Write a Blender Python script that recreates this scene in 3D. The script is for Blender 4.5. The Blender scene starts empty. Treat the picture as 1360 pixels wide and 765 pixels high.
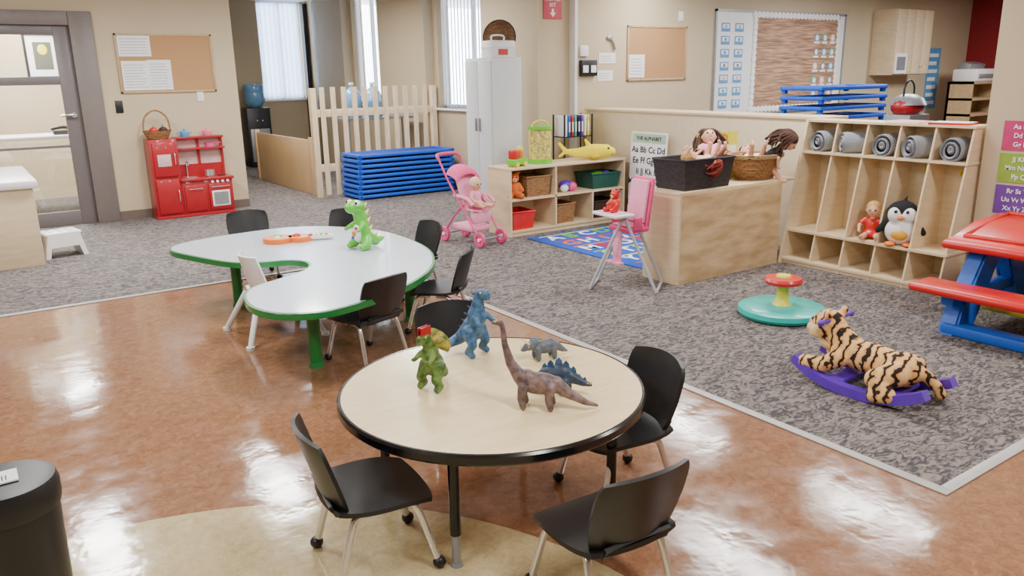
import bpy,bmesh,math,random
from mathutils import Vector,Matrix,Euler
random.seed(3)
COL=bpy.context.scene.collection
rad=math.radians
def lin(c):
    return tuple(((v/255)/12.92 if v/255<=.04045 else ((v/255+.055)/1.055)**2.4) for v in c)
MC={}
def mat(name,col,rough=.5,metal=0,var=.06,scale=14,bump=0,emit=0,coat=0,kind=None,col2=None,stretch=(1,1,1)):
    if name in MC:return MC[name]
    m=bpy.data.materials.new(name);m.use_nodes=True;nt=m.node_tree;N=nt.nodes;L=nt.links
    p=N['Principled BSDF'];c=lin(col)
    p.inputs['Roughness'].default_value=rough;p.inputs['Metallic'].default_value=metal
    if coat:p.inputs['Coat Weight'].default_value=coat;p.inputs['Coat Roughness'].default_value=.08
    tc=N.new('ShaderNodeTexCoord');mp=N.new('ShaderNodeMapping');L.new(tc.outputs['Object'],mp.inputs[0]);mp.inputs['Scale'].default_value=stretch
    nz=N.new('ShaderNodeTexNoise');nz.inputs['Scale'].default_value=scale;nz.inputs['Detail'].default_value=4
    L.new(mp.outputs[0],nz.inputs['Vector'])
    r=N.new('ShaderNodeValToRGB');L.new(nz.outputs['Fac'],r.inputs[0])
    a=tuple(max(0,v*(1-var)) for v in c);b=tuple(min(1,v*(1+var)) for v in (lin(col2) if col2 else c))
    r.color_ramp.elements[0].position=.35;r.color_ramp.elements[1].position=.65
    r.color_ramp.elements[0].color=(*a,1);r.color_ramp.elements[1].color=(*b,1)
    out=r.outputs[0];hb=nz.outputs['Fac']
    if kind=='weave':
        w=N.new('ShaderNodeTexBrick');w.inputs['Scale'].default_value=20;w.inputs['Mortar Size'].default_value=.03
        cb=N.new('ShaderNodeCombineXYZ');sp=N.new('ShaderNodeSeparateXYZ');ad=N.new('ShaderNodeMath');L.new(mp.outputs[0],sp.inputs[0])
        L.new(sp.outputs[0],ad.inputs[0]);L.new(sp.outputs[1],ad.inputs[1]);L.new(ad.outputs[0],cb.inputs[0]);L.new(sp.outputs[2],cb.inputs[1]);L.new(cb.outputs[0],w.inputs['Vector'])
        w.inputs['Color1'].default_value=(*a,1);w.inputs['Color2'].default_value=(*b,1);w.inputs['Mortar'].default_value=(*[v*.2 for v in c],1)
        out=w.outputs['Color'];hb=w.outputs['Fac'];bump=-.7
    if kind=='stripe':
        w=N.new('ShaderNodeTexWave');w.inputs['Scale'].default_value=6.5;w.inputs['Distortion'].default_value=6;w.inputs['Detail'].default_value=2;w.inputs['Detail Scale'].default_value=2.5;w.bands_direction='X'
        L.new(mp.outputs[0],w.inputs['Vector'])
        r2=N.new('ShaderNodeValToRGB');L.new(w.outputs['Fac'],r2.inputs[0]);e=r2.color_ramp.elements
        e[0].position=.16;e[0].color=(.012,.008,.006,1);e[1].position=.24;e[1].color=(*c,1);x=e.new(.95);x.color=(*lin(col2),1)
        out=r2.outputs[0];bump=.3
    L.new(out,p.inputs['Base Color'])
    if bump:
        bn=N.new('ShaderNodeBump');bn.inputs['Strength'].default_value=abs(bump);bn.inputs['Distance'].default_value=.004;bn.invert=bump<0
        L.new(hb,bn.inputs['Height']);L.new(bn.outputs[0],p.inputs['Normal'])
    if emit:
        p.inputs['Emission Color'].default_value=(*c,1);p.inputs['Emission Strength'].default_value=emit
    MC[name]=m;return m
# ---------- geometry ops ----------
def xf(vs,rot,loc):
    M=Matrix.Translation(loc)@Euler([rad(a) for a in rot]).to_matrix().to_4x4()
    for v in vs:v.co=M@v.co
def Bx(x0,x1,y0,y1,z0,z1,bev=0,rot=(0,0,0),seg=2):
    def f(bm):
        g=bmesh.ops.create_cube(bm,size=1)['verts']
        for v in g:v.co=Vector((v.co.x*(x1-x0),v.co.y*(y1-y0),v.co.z*(z1-z0)))
        if bev:
            es=list({e for v in g for e in v.link_edges})
            b=min(bev,.49*min(x1-x0,y1-y0,z1-z0))
            r=bmesh.ops.bevel(bm,geom=es,offset=b,segments=seg,affect='EDGES',profile=.5)
            g=list({v for fc in r['faces'] for v in fc.verts}|{v for v in g if v.is_valid})
        xf(g,rot,((x0+x1)/2,(y0+y1)/2,(z0+z1)/2))
    return f
def Cy(p1,p2,r1,r2=None,seg=16):
    r2=r1 if r2 is None else r2
    def f(bm):
        a=Vector(p1);b=Vector(p2);d=b-a
        g=bmesh.ops.create_cone(bm,cap_ends=True,segments=seg,radius1=r1,radius2=max(r2,1e-5),depth=d.length)['verts']
        M=Matrix.Translation((a+b)/2)@d.to_track_quat('Z','Y').to_matrix().to_4x4()
        for v in g:v.co=M@v.co
    return f
def El(c,r,rot=(0,0,0),seg=16):
    if isinstance(r,(int,float)):r=(r,r,r)
    def f(bm):
        g=bmesh.ops.create_uvsphere(bm,u_segments=seg,v_segments=max(6,seg*2//3),radius=1)['verts']
        for v in g:v.co=Vector((v.co.x*r[0],v.co.y*r[1],v.co.z*r[2]))
        xf(g,rot,c)
    return f
def Cap(p1,r1,p2,r2):
    def f(bm):
        El(p1,r1,seg=12)(bm);El(p2,r2,seg=12)(bm);Cy(p1,p2,r1,r2,12)(bm)
    return f
def Chain(*pr):
    ops=[Cap(pr[i][0],pr[i][1],pr[i+1][0],pr[i+1][1]) for i in range(len(pr)-1)]
    def f(bm):
        for o in ops:o(bm)
    return f
def cat(pts,n=6,closed=False):
    P=[Vector(p) for p in pts];o=[];m=len(P)
    rng=range(m) if closed else range(m-1)
    for i in rng:
        if closed:a,b,c,d=P[(i-1)%m],P[i],P[(i+1)%m],P[(i+2)%m]
        else:a,b,c,d=P[max(i-1,0)],P[i],P[i+1],P[min(i+2,m-1)]
        for k in range(n):
            t=k/n;o.append(.5*((2*b)+(c-a)*t+(2*a-5*b+4*c-d)*t*t+(3*b-a-3*c+d)*t**3))
    if not closed:o.append(P[-1])
    return o
def Tb(pts,r,closed=False,seg=10,sm=5):
    def f(bm):
        P=cat(pts,sm,closed) if sm else [Vector(p) for p in pts]
        n=len(P);rings=[];up=None
        for i,p in enumerate(P):
            if closed:t=(P[(i+1)%n]-P[i-1])
            else:t=P[min(i+1,n-1)]-P[max(i-1,0)]
            t.normalize()
            if up is None:up=t.orthogonal().normalized()
            up=(up-t*up.dot(t))
            up=up.normalized() if up.length>1e-6 else t.orthogonal().normalized()
            s=t.cross(up);rr=r(i/(n-1)) if callable(r) else r
            rings.append([bm.verts.new(p+(up*math.cos(a)+s*math.sin(a))*rr) for a in [2*math.pi*k/seg for k in range(seg)]])
        m=n if closed else n-1
        for i in range(m):
            A=rings[i];B=rings[(i+1)%n]
            for k in range(seg):bm.faces.new((A[k],A[(k+1)%seg],B[(k+1)%seg],B[k]))
        if not closed:
            bm.faces.new(rings[0][::-1]);bm.faces.new(rings[-1])
    return f
def La(prof,c=(0,0,0),seg=32,rot=(0,0,0),sy=1):
    def f(bm):
        rings=[];vs=[]
        for r,z in prof:
            ring=[bm.verts.new((r*math.cos(a),r*math.sin(a)*sy,z)) for a in [2*math.pi*k/seg for k in range(seg)]] if r>1e-6 else [bm.verts.new((0,0,z))]
            rings.append(ring);vs+=ring
        for A,B in zip(rings,rings[1:]):
            for k in range(seg):
                k2=(k+1)%seg
                if len(A)==1 and len(B)==1:continue
                if len(A)==1:bm.faces.new((A[0],B[k2],B[k]))
                elif len(B)==1:bm.faces.new((A[k],A[k2],B[0]))
                else:bm.faces.new((A[k],A[k2],B[k2],B[k]))
        xf(vs,rot,c)
    return f
def Pr(poly,z0,z1,axis='z',bev=0):
    def f(bm):
        def mk(p,h):
            if axis=='z':return (p[0],p[1],h)
            if axis=='y':return (p[0],h,p[1])
            return (h,p[0],p[1])
        a=[bm.verts.new(mk(p,z0)) for p in poly];b=[bm.verts.new(mk(p,z1)) for p in poly];n=len(a)
        fs=[bm.faces.new(a[::-1]),bm.faces.new(b)]
        for i in range(n):fs.append(bm.faces.new((a[i],a[(i+1)%n],b[(i+1)%n],b[i])))
        if bev:
            es=[e for e in (fs[0].edges[:]+fs[1].edges[:])]
            bmesh.ops.bevel(bm,geom=es,offset=bev,segments=2,affect='EDGES')
    return f
def Sh(fn,nu=12,nv=12,th=.006):
    def f(bm):
        g=[[Vector(fn(-1+2*i/nu,-1+2*j/nv)) for j in range(nv+1)] for i in range(nu+1)]
        T=[];Bt=[]
        for i in range(nu+1):
            T.append([]);Bt.append([])
            for j in range(nv+1):
                du=g[min(i+1,nu)][j]-g[max(i-1,0)][j];dv=g[i][min(j+1,nv)]-g[i][max(j-1,0)]
                n=du.cross(dv);n=n.normalized() if n.length>1e-9 else Vector((0,0,1))
                T[-1].append(bm.verts.new(g[i][j]+n*th/2));Bt[-1].append(bm.verts.new(g[i][j]-n*th/2))
        for i in range(nu):
            for j in range(nv):
                bm.faces.new((T[i][j],T[i+1][j],T[i+1][j+1],T[i][j+1]));bm.faces.new((Bt[i][j],Bt[i][j+1],Bt[i+1][j+1],Bt[i+1][j]))
        for i in range(nu):
            bm.faces.new((T[i][0],Bt[i][0],Bt[i+1][0],T[i+1][0]));bm.faces.new((T[i][nv],T[i+1][nv],Bt[i+1][nv],Bt[i][nv]))
        for j in range(nv):
            bm.faces.new((T[0][j],T[0][j+1],Bt[0][j+1],Bt[0][j]));bm.faces.new((T[nu][j],Bt[nu][j],Bt[nu][j+1],T[nu][j+1]))
    return f
TC={}
def Tx(s,size,loc,rot=(90,0,0),align='CENTER',bold=0):
    def f(bm):
        k=(s,align,bold)
        if k not in TC:
            cu=bpy.data.curves.new('t','FONT');cu.body=s;cu.size=1;cu.align_x=align;cu.align_y='CENTER';cu.extrude=.02;cu.offset=bold;cu.resolution_u=3
            o=bpy.data.objects.new('t',cu);COL.objects.link(o);bpy.context.view_layer.update()
            dg=bpy.context.evaluated_depsgraph_get();me=bpy.data.meshes.new_from_object(o.evaluated_get(dg));bpy.data.objects.remove(o);TC[k]=me
        old=set(bm.verts);bm.from_mesh(TC[k]);vs=[v for v in bm.verts if v not in old]
        for v in vs:v.co=Vector((v.co.x*size,v.co.y*size,v.co.z*.03))
        xf(vs,rot,loc)
    return f
def tag(o,label,cat_,group=None):
    o['label']=label;o['category']=cat_
    if group:o['group']=group
    return o
def thing(name,label,cat_,loc=(0,0,0),rz=0,group=None,rot=None,sc=1):
    o=bpy.data.objects.new(name,None);o.empty_display_size=.05;COL.objects.link(o);o.location=loc
    o.rotation_euler=(0,0,rad(rz)) if rot is None else [rad(a) for a in rot];o.scale=(sc,sc,sc)
    return tag(o,label,cat_,group)
def part(name,m,parent,*ops,w=False,smooth=True,loc=(0,0,0),rot=(0,0,0),label=None,remesh=0,ang=40,sm=3):
    bm=bmesh.new();mats=[m]
    for op in ops:
        mi=0
        if isinstance(op,tuple):
            op,mm=op
            if mm not in mats:mats.append(mm)
            mi=mats.index(mm)
        if mi:old=set(bm.faces)
        op(bm)
        if mi:
            for fc in bm.faces:
                if fc not in old:fc.material_index=mi
    if not remesh:bmesh.ops.recalc_face_normals(bm,faces=bm.faces)
    me=bpy.data.meshes.new(name);bm.to_mesh(me);bm.free()
    for x in mats:me.materials.append(x)
    o=bpy.data.objects.new(name,me);COL.objects.link(o)
    if remesh:
        md=o.modifiers.new('r','REMESH');md.mode='VOXEL';md.voxel_size=remesh;md.use_smooth_shade=True
        s=o.modifiers.new('s','SMOOTH');s.iterations=sm;s.factor=.5
        bpy.context.view_layer.update();dg=bpy.context.evaluated_depsgraph_get()
        m2=bpy.data.meshes.new_from_object(o.evaluated_get(dg));o.modifiers.clear();o.data=m2;bpy.data.meshes.remove(me);me=m2;me.name=name
        me.materials.clear();me.materials.append(m)
        for p in me.polygons:p.material_index=0
    for p in me.polygons:p.use_smooth=smooth
    if smooth and not remesh:me.set_sharp_from_angle(angle=rad(ang))
    o.parent=parent
    if w and parent:
        o.location=-parent.location
    else:
        o.location=loc;o.rotation_euler=[rad(a) for a in rot]
    if label:o['label']=label
    return o
def parts(name,m,parent,*ops,**k):
    for op in ops:
        if isinstance(op,tuple):part(name,op[1],parent,op[0],**k)
        else:part(name,m,parent,op,**k)
def struct(name,m,*ops,**k):
    o=part(name,m,None,*ops,**k);o['kind']='structure';return o
def single(name,label,cat_,m,*ops,group=None,loc=(0,0,0),rz=0,rot=None,**k):
    o=part(name,m,None,*ops,**k);o.location=loc;o.rotation_euler=(0,0,rad(rz)) if rot is None else [rad(a) for a in rot]
    return tag(o,label,cat_,group)
def dup(t,loc,rz=None,rot=None,label=None):
    def cp(o,par):
        n=o.copy();COL.objects.link(n)
        if par is not None:n.parent=par
        for c in list(o.children):cp(c,n)
        return n
    n=cp(t,None);n.location=loc
    if rz is not None:n.rotation_euler=(0,0,rad(rz))
    if rot is not None:n.rotation_euler=[rad(a) for a in rot]
    if label:n['label']=label
    return n
# ---------- materials ----------
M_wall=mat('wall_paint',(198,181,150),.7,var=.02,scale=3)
M_wall_shaded=mat('wall_paint_shaded',(180,163,134),.7,var=.02,scale=3)  # wall paint darkened; the window side's backlit shade is put into the colour
M_red_wall=mat('wall_red',(140,20,28),.6)
M_ceil=mat('ceiling_white',(232,230,226),.8,var=.02)
M_base=mat('baseboard_vinyl',(110,95,85),.5)
M_white=mat('white_plastic',(236,236,236),.35,var=.02)
M_whitem=mat('white_metal',(214,218,222),.35,var=.02)
M_paper=mat('paper',(240,240,240),.8,var=.03)
M_black=mat('black_plastic',(24,25,28),.42,var=.1)
M_blackg=mat('black_gloss',(14,14,16),.2,var=.05)
M_chrome=mat('chrome',(225,226,230),.22,.85,var=.02)
M_grey=mat('grey_metal',(150,152,156),.4,.4)
M_birch=mat('birch_ply',(224,202,166),.45,var=.06,scale=5,stretch=(1,1,6))
M_birch2=mat('birch_ply_flat',(200,166,122),.4,var=.1,scale=3,stretch=(1.2,1.2,4),col2=(216,188,148))
M_plain=mat('plywood_plain',(206,174,132),.45,var=.05,scale=3)
M_pine=mat('pine_fence',(222,200,164),.6,var=.1,scale=8,stretch=(3,3,.6))
M_cork=mat('cork',(180,138,94),.85,var=.22,scale=160,bump=.2)
M_oakf=mat('oak_frame',(184,156,118),.5,var=.1)
M_lamtop=mat('table_laminate',(234,212,164),.26,var=.05,scale=6,stretch=(1,5,1),coat=.3)
M_greylam=mat('grey_laminate',(196,204,216),.3,var=.02,coat=.3)
M_green=mat('green_enamel',(20,126,58),.35,coat=.3)
M_redk=mat('toy_red',(166,18,32),.35,var=.04,coat=.3)
M_red=mat('plastic_red',(205,28,26),.35,coat=.2)
M_blue=mat('plastic_blue',(28,92,196),.4)
M_cot=mat('cot_blue',(24,92,214),.4)
M_cotd=mat('cot_fabric',(18,60,150),.6)
M_teal=mat('plastic_teal',(24,184,172),.35,coat=.2)
M_yel=mat('plastic_yellow',(226,220,70),.4)
M_pink=mat('plastic_pink',(226,76,136),.4)
M_pinkl=mat('fabric_pink',(238,156,186),.8,bump=.2,scale=60)
M_purple=mat('plastic_purple',(92,46,176),.35,coat=.2)
M_orange=mat('plastic_orange',(240,120,30),.4)
M_lime=mat('plastic_lime',(110,200,50),.4)
M_skin=mat('doll_skin',(228,176,146),.5,var=.03)
M_hair=mat('doll_hair_brown',(72,44,30),.8,var=.3,scale=90,bump=.8)
M_hairb=mat('doll_hair_blonde',(200,160,100),.8,var=.3,scale=90,bump=.8)
M_towel=mat('grey_towel',(146,150,158),.95,var=.12,scale=120,bump=.9)
M_wick=mat('wicker_brown',(168,122,76),.7,var=.3,kind='weave')
M_wickd=mat('wicker_dark',(74,50,34),.7,var=.3,kind='weave')
M_wickb=mat('wicker_black',(48,46,52),.6,var=.35,kind='weave')
M_door=mat('door_paint',(112,104,104),.4,var=.03)
M_frame=mat('door_frame_paint',(118,108,104),.45,var=.03)
M_eye=mat('eye_black',(8,8,8),.15)
M_trim=mat('carpet_trim',(176,173,170),.4,var=.05)
def glass():
    m=bpy.data.materials.new('glass_pane');m.use_nodes=True;N=m.node_tree.nodes;L=m.node_tree.links
    N.remove(N['Principled BSDF']);t=N.new('ShaderNodeBsdfTransparent');g=N.new('ShaderNodeBsdfGlossy');g.inputs['Roughness'].default_value=.02
    t.inputs[0].default_value=(.86,.87,.86,1);x=N.new('ShaderNodeMixShader');x.inputs[0].default_value=.12;L.new(t.outputs[0],x.inputs[1]);L.new(g.outputs[0],x.inputs[2]);L.new(x.outputs[0],N['Material Output'].inputs[0]);return m
M_glass=glass()
def tintpl(name,c):
    m=bpy.data.materials.new(name);m.use_nodes=True;p=m.node_tree.nodes['Principled BSDF'];p.inputs['Base Color'].default_value=(*lin(c),1)
    p.inputs['Alpha'].default_value=.82;p.inputs['Roughness'].default_value=.15;return m
M_jug=tintpl('water_jug_blue',(108,158,200))
def blindm():
    m=bpy.data.materials.new('blind_vinyl');m.use_nodes=True;N=m.node_tree.nodes;L=m.node_tree.links
    N.remove(N['Principled BSDF']);t=N.new('ShaderNodeBsdfTranslucent');g=N.new('ShaderNodeBsdfDiffuse')
    tc=N.new('ShaderNodeTexCoord');nz=N.new('ShaderNodeTexNoise');nz.inputs['Scale'].default_value=40;L.new(tc.outputs['Object'],nz.inputs[0])
    r=N.new('ShaderNodeValToRGB');r.color_ramp.elements[0].color=(.74,.8,.9,1);r.color_ramp.elements[1].color=(.86,.91,.98,1);L.new(nz.outputs[0],r.inputs[0])
    L.new(r.outputs[0],t.inputs[0]);L.new(r.outputs[0],g.inputs[0])
    x=N.new('ShaderNodeMixShader');x.inputs[0].default_value=.35;L.new(t.outputs[0],x.inputs[1]);L.new(g.outputs[0],x.inputs[2]);L.new(x.outputs[0],N['Material Output'].inputs[0]);return m
M_blind=blindm()
def carpet():
    m=bpy.data.materials.new('carpet_grey_fleck');m.use_nodes=True;N=m.node_tree.nodes;L=m.node_tree.links;p=N['Principled BSDF'];p.inputs['Roughness'].default_value=.95
    tc=N.new('ShaderNodeTexCoord')
    mp=N.new('ShaderNodeMapping');mp.inputs['Scale'].default_value=(1.0,2.2,1);mp.inputs['Rotation'].default_value=(0,0,.75);L.new(tc.outputs['Object'],mp.inputs[0])
    n=N.new('ShaderNodeTexNoise');n.inputs['Scale'].default_value=15;n.inputs['Detail'].default_value=2.5;n.inputs['Roughness'].default_value=.5;n.inputs['Distortion'].default_value=1.8;L.new(mp.outputs[0],n.inputs['Vector'])
    r=N.new('ShaderNodeValToRGB');e=r.color_ramp.elements;e[0].position=.39;e[0].color=(*lin((62,58,61)),1);e[1].position=.62;e[1].color=(*lin((134,125,117)),1)
    x=e.new(.45);x.color=(*lin((82,77,78)),1);x=e.new(.50);x.color=(*lin((106,99,96)),1);x=e.new(.56);x.color=(*lin((120,111,105)),1)
    L.new(n.outputs[0],r.inputs[0])
    n2=N.new('ShaderNodeTexNoise');n2.inputs['Scale'].default_value=220;L.new(tc.outputs['Object'],n2.inputs['Vector'])
    mx=N.new('ShaderNodeMixRGB');mx.blend_type='OVERLAY';mx.inputs[0].default_value=.45;L.new(r.outputs[0],mx.inputs[1]);L.new(n2.outputs[0],mx.inputs[2])
    L.new(mx.outputs[0],p.inputs['Base Color']);b=N.new('ShaderNodeBump');b.inputs['Strength'].default_value=.4;b.inputs['Distance'].default_value=.004;L.new(n2.outputs[0],b.inputs['Height']);L.new(b.outputs[0],p.inputs['Normal']);return m
def vinyl(name,c1,c2,c3,rough=.1):
    m=bpy.data.materials.new(name);m.use_nodes=True;N=m.node_tree.nodes;L=m.node_tree.links;p=N['Principled BSDF']
    tc=N.new('ShaderNodeTexCoord')
    n=N.new('ShaderNodeTexNoise');n.inputs['Scale'].default_value=22;n.inputs['Detail'].default_value=10;n.inputs['Roughness'].default_value=.8;n.inputs['Distortion'].default_value=.8;L.new(tc.outputs['Object'],n.inputs['Vector'])
    r=N.new('ShaderNodeValToRGB');e=r.color_ramp.elements;e[0].position=.34;e[0].color=(*lin(c1),1);e[1].position=.66;e[1].color=(*lin(c3),1);x=e.new(.5);x.color=(*lin(c2),1)
    L.new(n.outputs[0],r.inputs[0]);L.new(r.outputs[0],p.inputs['Base Color'])
    n2=N.new('ShaderNodeTexNoise');n2.inputs['Scale'].default_value=6;n2.inputs['Detail'].default_value=3;L.new(tc.outputs['Object'],n2.inputs['Vector'])
    rr_=N.new('ShaderNodeMapRange');rr_.inputs['From Min'].default_value=.35;rr_.inputs['From Max'].default_value=.65;rr_.inputs['To Min'].default_value=rough*.7;rr_.inputs['To Max'].default_value=rough*1.7;L.new(n2.outputs['Fac'],rr_.inputs['Value']);L.new(rr_.outputs[0],p.inputs['Roughness'])
    b=N.new('ShaderNodeBump');b.inputs['Strength'].default_value=.22;b.inputs['Distance'].default_value=.01;L.new(n2.outputs[0],b.inputs['Height']);L.new(b.outputs[0],p.inputs['Normal']);return m
M_carpet=carpet();M_tile=vinyl('marbled_terracotta_floor',(118,80,56),(140,99,72),(158,118,88));M_tan=vinyl('marbled_tan_floor',(172,154,114),(190,172,130),(204,188,148))
# ---------- room ----------
disc=[(1.6*math.cos(a),1.42+1.6*math.sin(a)) for a in [2*math.pi*k/96 for k in range(96)]]
struct('floor',M_tile,Bx(-4,2.94,-4,6.5,-.1,0),Bx(2.94,6.3,-4,1.33,-.1,0),(Bx(-4,2.94,6.5,15.7,-.1,0),M_carpet),(Bx(2.94,15,1.33,15.7,-.1,0),M_carpet),(Bx(6.3,15,-4,1.33,-.1,0),M_carpet),(Pr(disc,0.0,.001),M_tan),smooth=False)
struct('trim_1',M_trim,Bx(2.92,2.97,1.305,6.525,0,.007,.003));struct('trim_2',M_trim,Bx(2.97,6,1.305,1.355,0,.007,.003));struct('trim_3',M_trim,Bx(-4,2.92,6.475,6.525,0,.007,.003))
H=3.0
struct('wall_back',M_wall,Bx(1.5,3.04,10.35,10.5,0,H),Bx(-4,-.1,10.35,10.5,0,H),Bx(-.1,1.5,10.35,10.5,2.35,H),smooth=False)
struct('wall_lobby_side',M_wall,Bx(2.9,3.04,10.5,15.5,0,H),smooth=False)
struct('wall_lobby',M_wall,Bx(-4,2.9,13,13.12,0,H),smooth=False)
struct('wall_far',M_wall_shaded,Bx(3.04,5.04,15.5,15.7,0,H),Bx(5.04,5.88,15.5,15.7,0,1.2),Bx(5.88,6.2,15.5,15.7,0,H),smooth=False)
struct('wall_window',M_wall_shaded,Bx(5.95,6.15,7.6,15.5,0,1.14),Bx(5.95,6.15,7.6,8.75,1.14,H),Bx(5.95,6.15,10.38,12.1,1.14,H),Bx(5.95,6.15,13.3,15.5,1.14,H),Bx(5.6,5.95,7.5,8.68,0,H),Bx(5.8,5.95,10.5,12.0,0,H),Bx(5.8,5.95,13.4,14.6,0,H),smooth=False)
struct('wall_column',M_wall,Bx(5.6,6.07,7.49,7.5,0,H),smooth=False)  # thin sheet in the lighter paint; the pier's brighter face is set by colour
struct('wall_right',M_wall,Bx(6.09,15,7.4,7.6,0,H),smooth=False)
struct('trim_4',M_white,Bx(6.05,6.09,7.39,7.49,0,H))
struct('wall_end',M_red_wall,Bx(15,15.2,-4,7.6,0,H),smooth=False)
struct('wall_near',M_wall,Bx(6.0,6.3,-4,2.76,0,H),smooth=False)
struct('wall_behind',M_wall,Bx(-4,15,-4.2,-4,0,H),smooth=False)
struct('wall_left',M_wall,Bx(-4.2,-4,-4,15.7,0,H),smooth=False)
struct('ceiling',M_ceil,Bx(-4.2,15.2,-4.2,15.7,H,H+.1),smooth=False)
struct('baseboard_back',M_base,Bx(1.5,3.04,10.335,10.35,0,.1));struct('baseboard_window',M_base,Bx(5.935,5.95,8.7,10.38,0,.1));struct('baseboard_far',M_base,Bx(3.04,5.95,15.48,15.5,0,.1))
def window(n,axis,a0,a1,z0,z1,pos):
    def bx(a,b,d0,d1,c,d,**k):
        return Bx(pos+d0,pos+d1,a,b,c,d,**k) if axis=='y' else Bx(a,b,pos+d0,pos+d1,c,d,**k)
    w=struct('window_%d'%n,M_white,bx(a0,a0+.05,.08,.14,z0,z1),bx(a1-.05,a1,.08,.14,z0,z1),bx(a0,a1,.08,.14,z0,z0+.05),bx(a0,a1,.08,.14,z1-.05,z1),bx((a0+a1)/2-.02,(a0+a1)/2+.02,.08,.14,z0,z1),bx(a0-.02,a1+.02,-.05,.08,z0-.03,z0))
    ops=[];k=a0+.05
    while k<a1-.02:
        ax,ay=(pos+.04,k) if axis=='y' else (k,pos+.04)
        ops.append(Bx(ax-.001,ax+.001,ay-.048,ay+.048,z0+.02,z1-.03,rot=(0,0,-22 if axis=='y' else 68)));k+=.088
    ops.append(bx(a0,a1,.02,.06,z1-.03,z1))
    part('vertical_blind',M_blind,w,*ops,smooth=False)
window(1,'x',5.04,5.88,1.2,3.0,15.5);window(2,'y',12.1,13.3,1.14,3.0,5.95);window(3,'y',8.75,10.38,1.14,3.0,5.95)
struct('trim_5',M_frame,Bx(1.26,1.5,10.3,10.5,0,2.35,.01),Bx(-.1,.0,10.3,10.5,0,2.35,.01),Bx(0,1.26,10.3,10.5,2.2,2.35,.01))
d=struct('door_1',M_door,Bx(0.0,.12,10.36,10.41,0,2.2,.004),Bx(1.1,1.26,10.36,10.41,0,2.2,.004),Bx(.12,1.1,10.36,10.41,0,.16,.004),Bx(.12,1.1,10.36,10.41,1.57,1.66,.004),Bx(.12,1.1,10.36,10.41,2.1,2.2,.004),Bx(.12,1.1,10.365,10.405,.88,.91,.002))
part('pane',M_glass,d,Bx(.12,1.1,10.383,10.387,.16,2.1),smooth=False)
part('handle',M_chrome,d,Cy((1.18,10.36,1.24),(1.18,10.3,1.24),.03),Tb([(1.18,10.3,1.24),(1.1,10.29,1.24),(1.05,10.3,1.23)],.012))
struct('trim_6',M_black,Bx(5.86,5.94,15.3,15.45,0,2.95),Bx(5.86,5.94,14.75,14.85,0,2.95))
t=thing('framed_picture','black framed picture with a yellow and grey print','picture',(1.22,12.98,1.95))
part('frame',M_black,t,Bx(-.22,-.19,-.03,.021,-.3,.3),Bx(.19,.22,-.03,.021,-.3,.3),Bx(-.22,.22,-.03,.021,.27,.3),Bx(-.22,.22,-.03,.021,-.3,-.27))
part('print',M_paper,t,Bx(-.19,.19,-.01,.01,-.27,.27),(Bx(-.11,.11,-.014,-.01,-.18,.18),mat('print_grey',(90,90,80),.6)),(El((0,-.015,.08),(.06,.005,.07)),M_yel))
t=thing('desk','white office desk seen through the glazed door','desk',(.7,11.6,0))
part('desk_top',M_white,t,Bx(-.75,.75,-.35,.35,.93,.97,.005))
for sx in(-.7,.7):part('leg',M_grey,t,Bx(sx-.02,sx+.02,-.33,.33,0,.93))
single('telephone','black desk telephone with handset','telephone',M_black,Bx(-.1,.1,-.08,.08,0,.05,.01),Tb([(-.12,.0,.07),(0,0,.09),(.12,0,.07)],.02),loc=(1.15,11.45,.97))
# ---------- ceiling lights and added fill lights ----------
def troffer(x,y,L=1.25,W=.35,e=60,z=2.7):
    t=thing('ceiling_or_fill_light','white fluorescent ceiling light fixture, some added as fill light','ceiling light',(x,y,z),group='ceiling light fixtures')
    part('housing',M_white,t,Bx(-W/2-.03,W/2+.03,-L/2-.03,L/2+.03,.02,.3,.005))
    l=bpy.data.lights.new('lamp','AREA');l.shape='RECTANGLE';l.size=W;l.size_y=L;l.energy=e;l.color=(1,.985,.965)
    o=bpy.data.objects.new('lamp',l);COL.objects.link(o);o.parent=t;o.location=(0,0,.01)
for x,y,e in[(7,6.4,60),(6.95,3.86,60),(2.35,8.0,90),(.58,7.76,100),(5.24,4.17,70),(.96,12.2,140),(2.3,4.4,75),(0.2,4.4,65),(1.6,.6,80),(4.6,.6,85),(-1.6,1.5,75),(4.1,11.0,90),(9.8,5.4,115),(12.5,4.5,140),(4.5,8.9,75),(.7,11.1,280)]:troffer(x,y,e=e)  # entries after the glare-matched ones are added fill; last imitates daylight through the door
# ---------- kid chairs ----------
def rr(u,v,k=.42):return u*math.sqrt(1-k*v*v),v*math.sqrt(1-k*u*u)
def seatf(u,v):
    a,b=rr(u,v,.26);return (.178*a,.182*b,.264+.012*b*b-.022*max(0,a)**3+.02*max(0,-a)**3)
def backf(u,v):
    z=(u+1)/2
    wd=.150+.017*min(1,z*2)
    yy=wd*v*math.sqrt(1-.2*abs(2*z-1)**5);zz=.275+.26*z*(1-.05*v*v*z)
    return (-.16-.075*z+.04*v*v,yy,zz)
def neckf(u,v):
    z=(u+1)/2;return (-.15-.02*z,.12*v,.262+.04*z)
def chair(loc,rz,label,g):
    t=thing('child_chair',label,'chair',loc,rz,g)
    part('seat',M_black,t,Sh(seatf,14,14,.015))
    part('backrest',M_black,t,Sh(backf,14,14,.014),Sh(neckf,4,6,.012))
    for sx in(1,-1):
        for sy in(1,-1):
            l=part('leg',M_chrome,t,Tb([(sx*.02,sy*.125,.25),(sx*.085,sy*.13,.247),(sx*.115,sy*.138,.21),(sx*.165,sy*.155,.03)],.0125))
            part('foot_cap',M_black,l,El((sx*.169,sy*.157,.022),(.023,.023,.022)))
    return t
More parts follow.
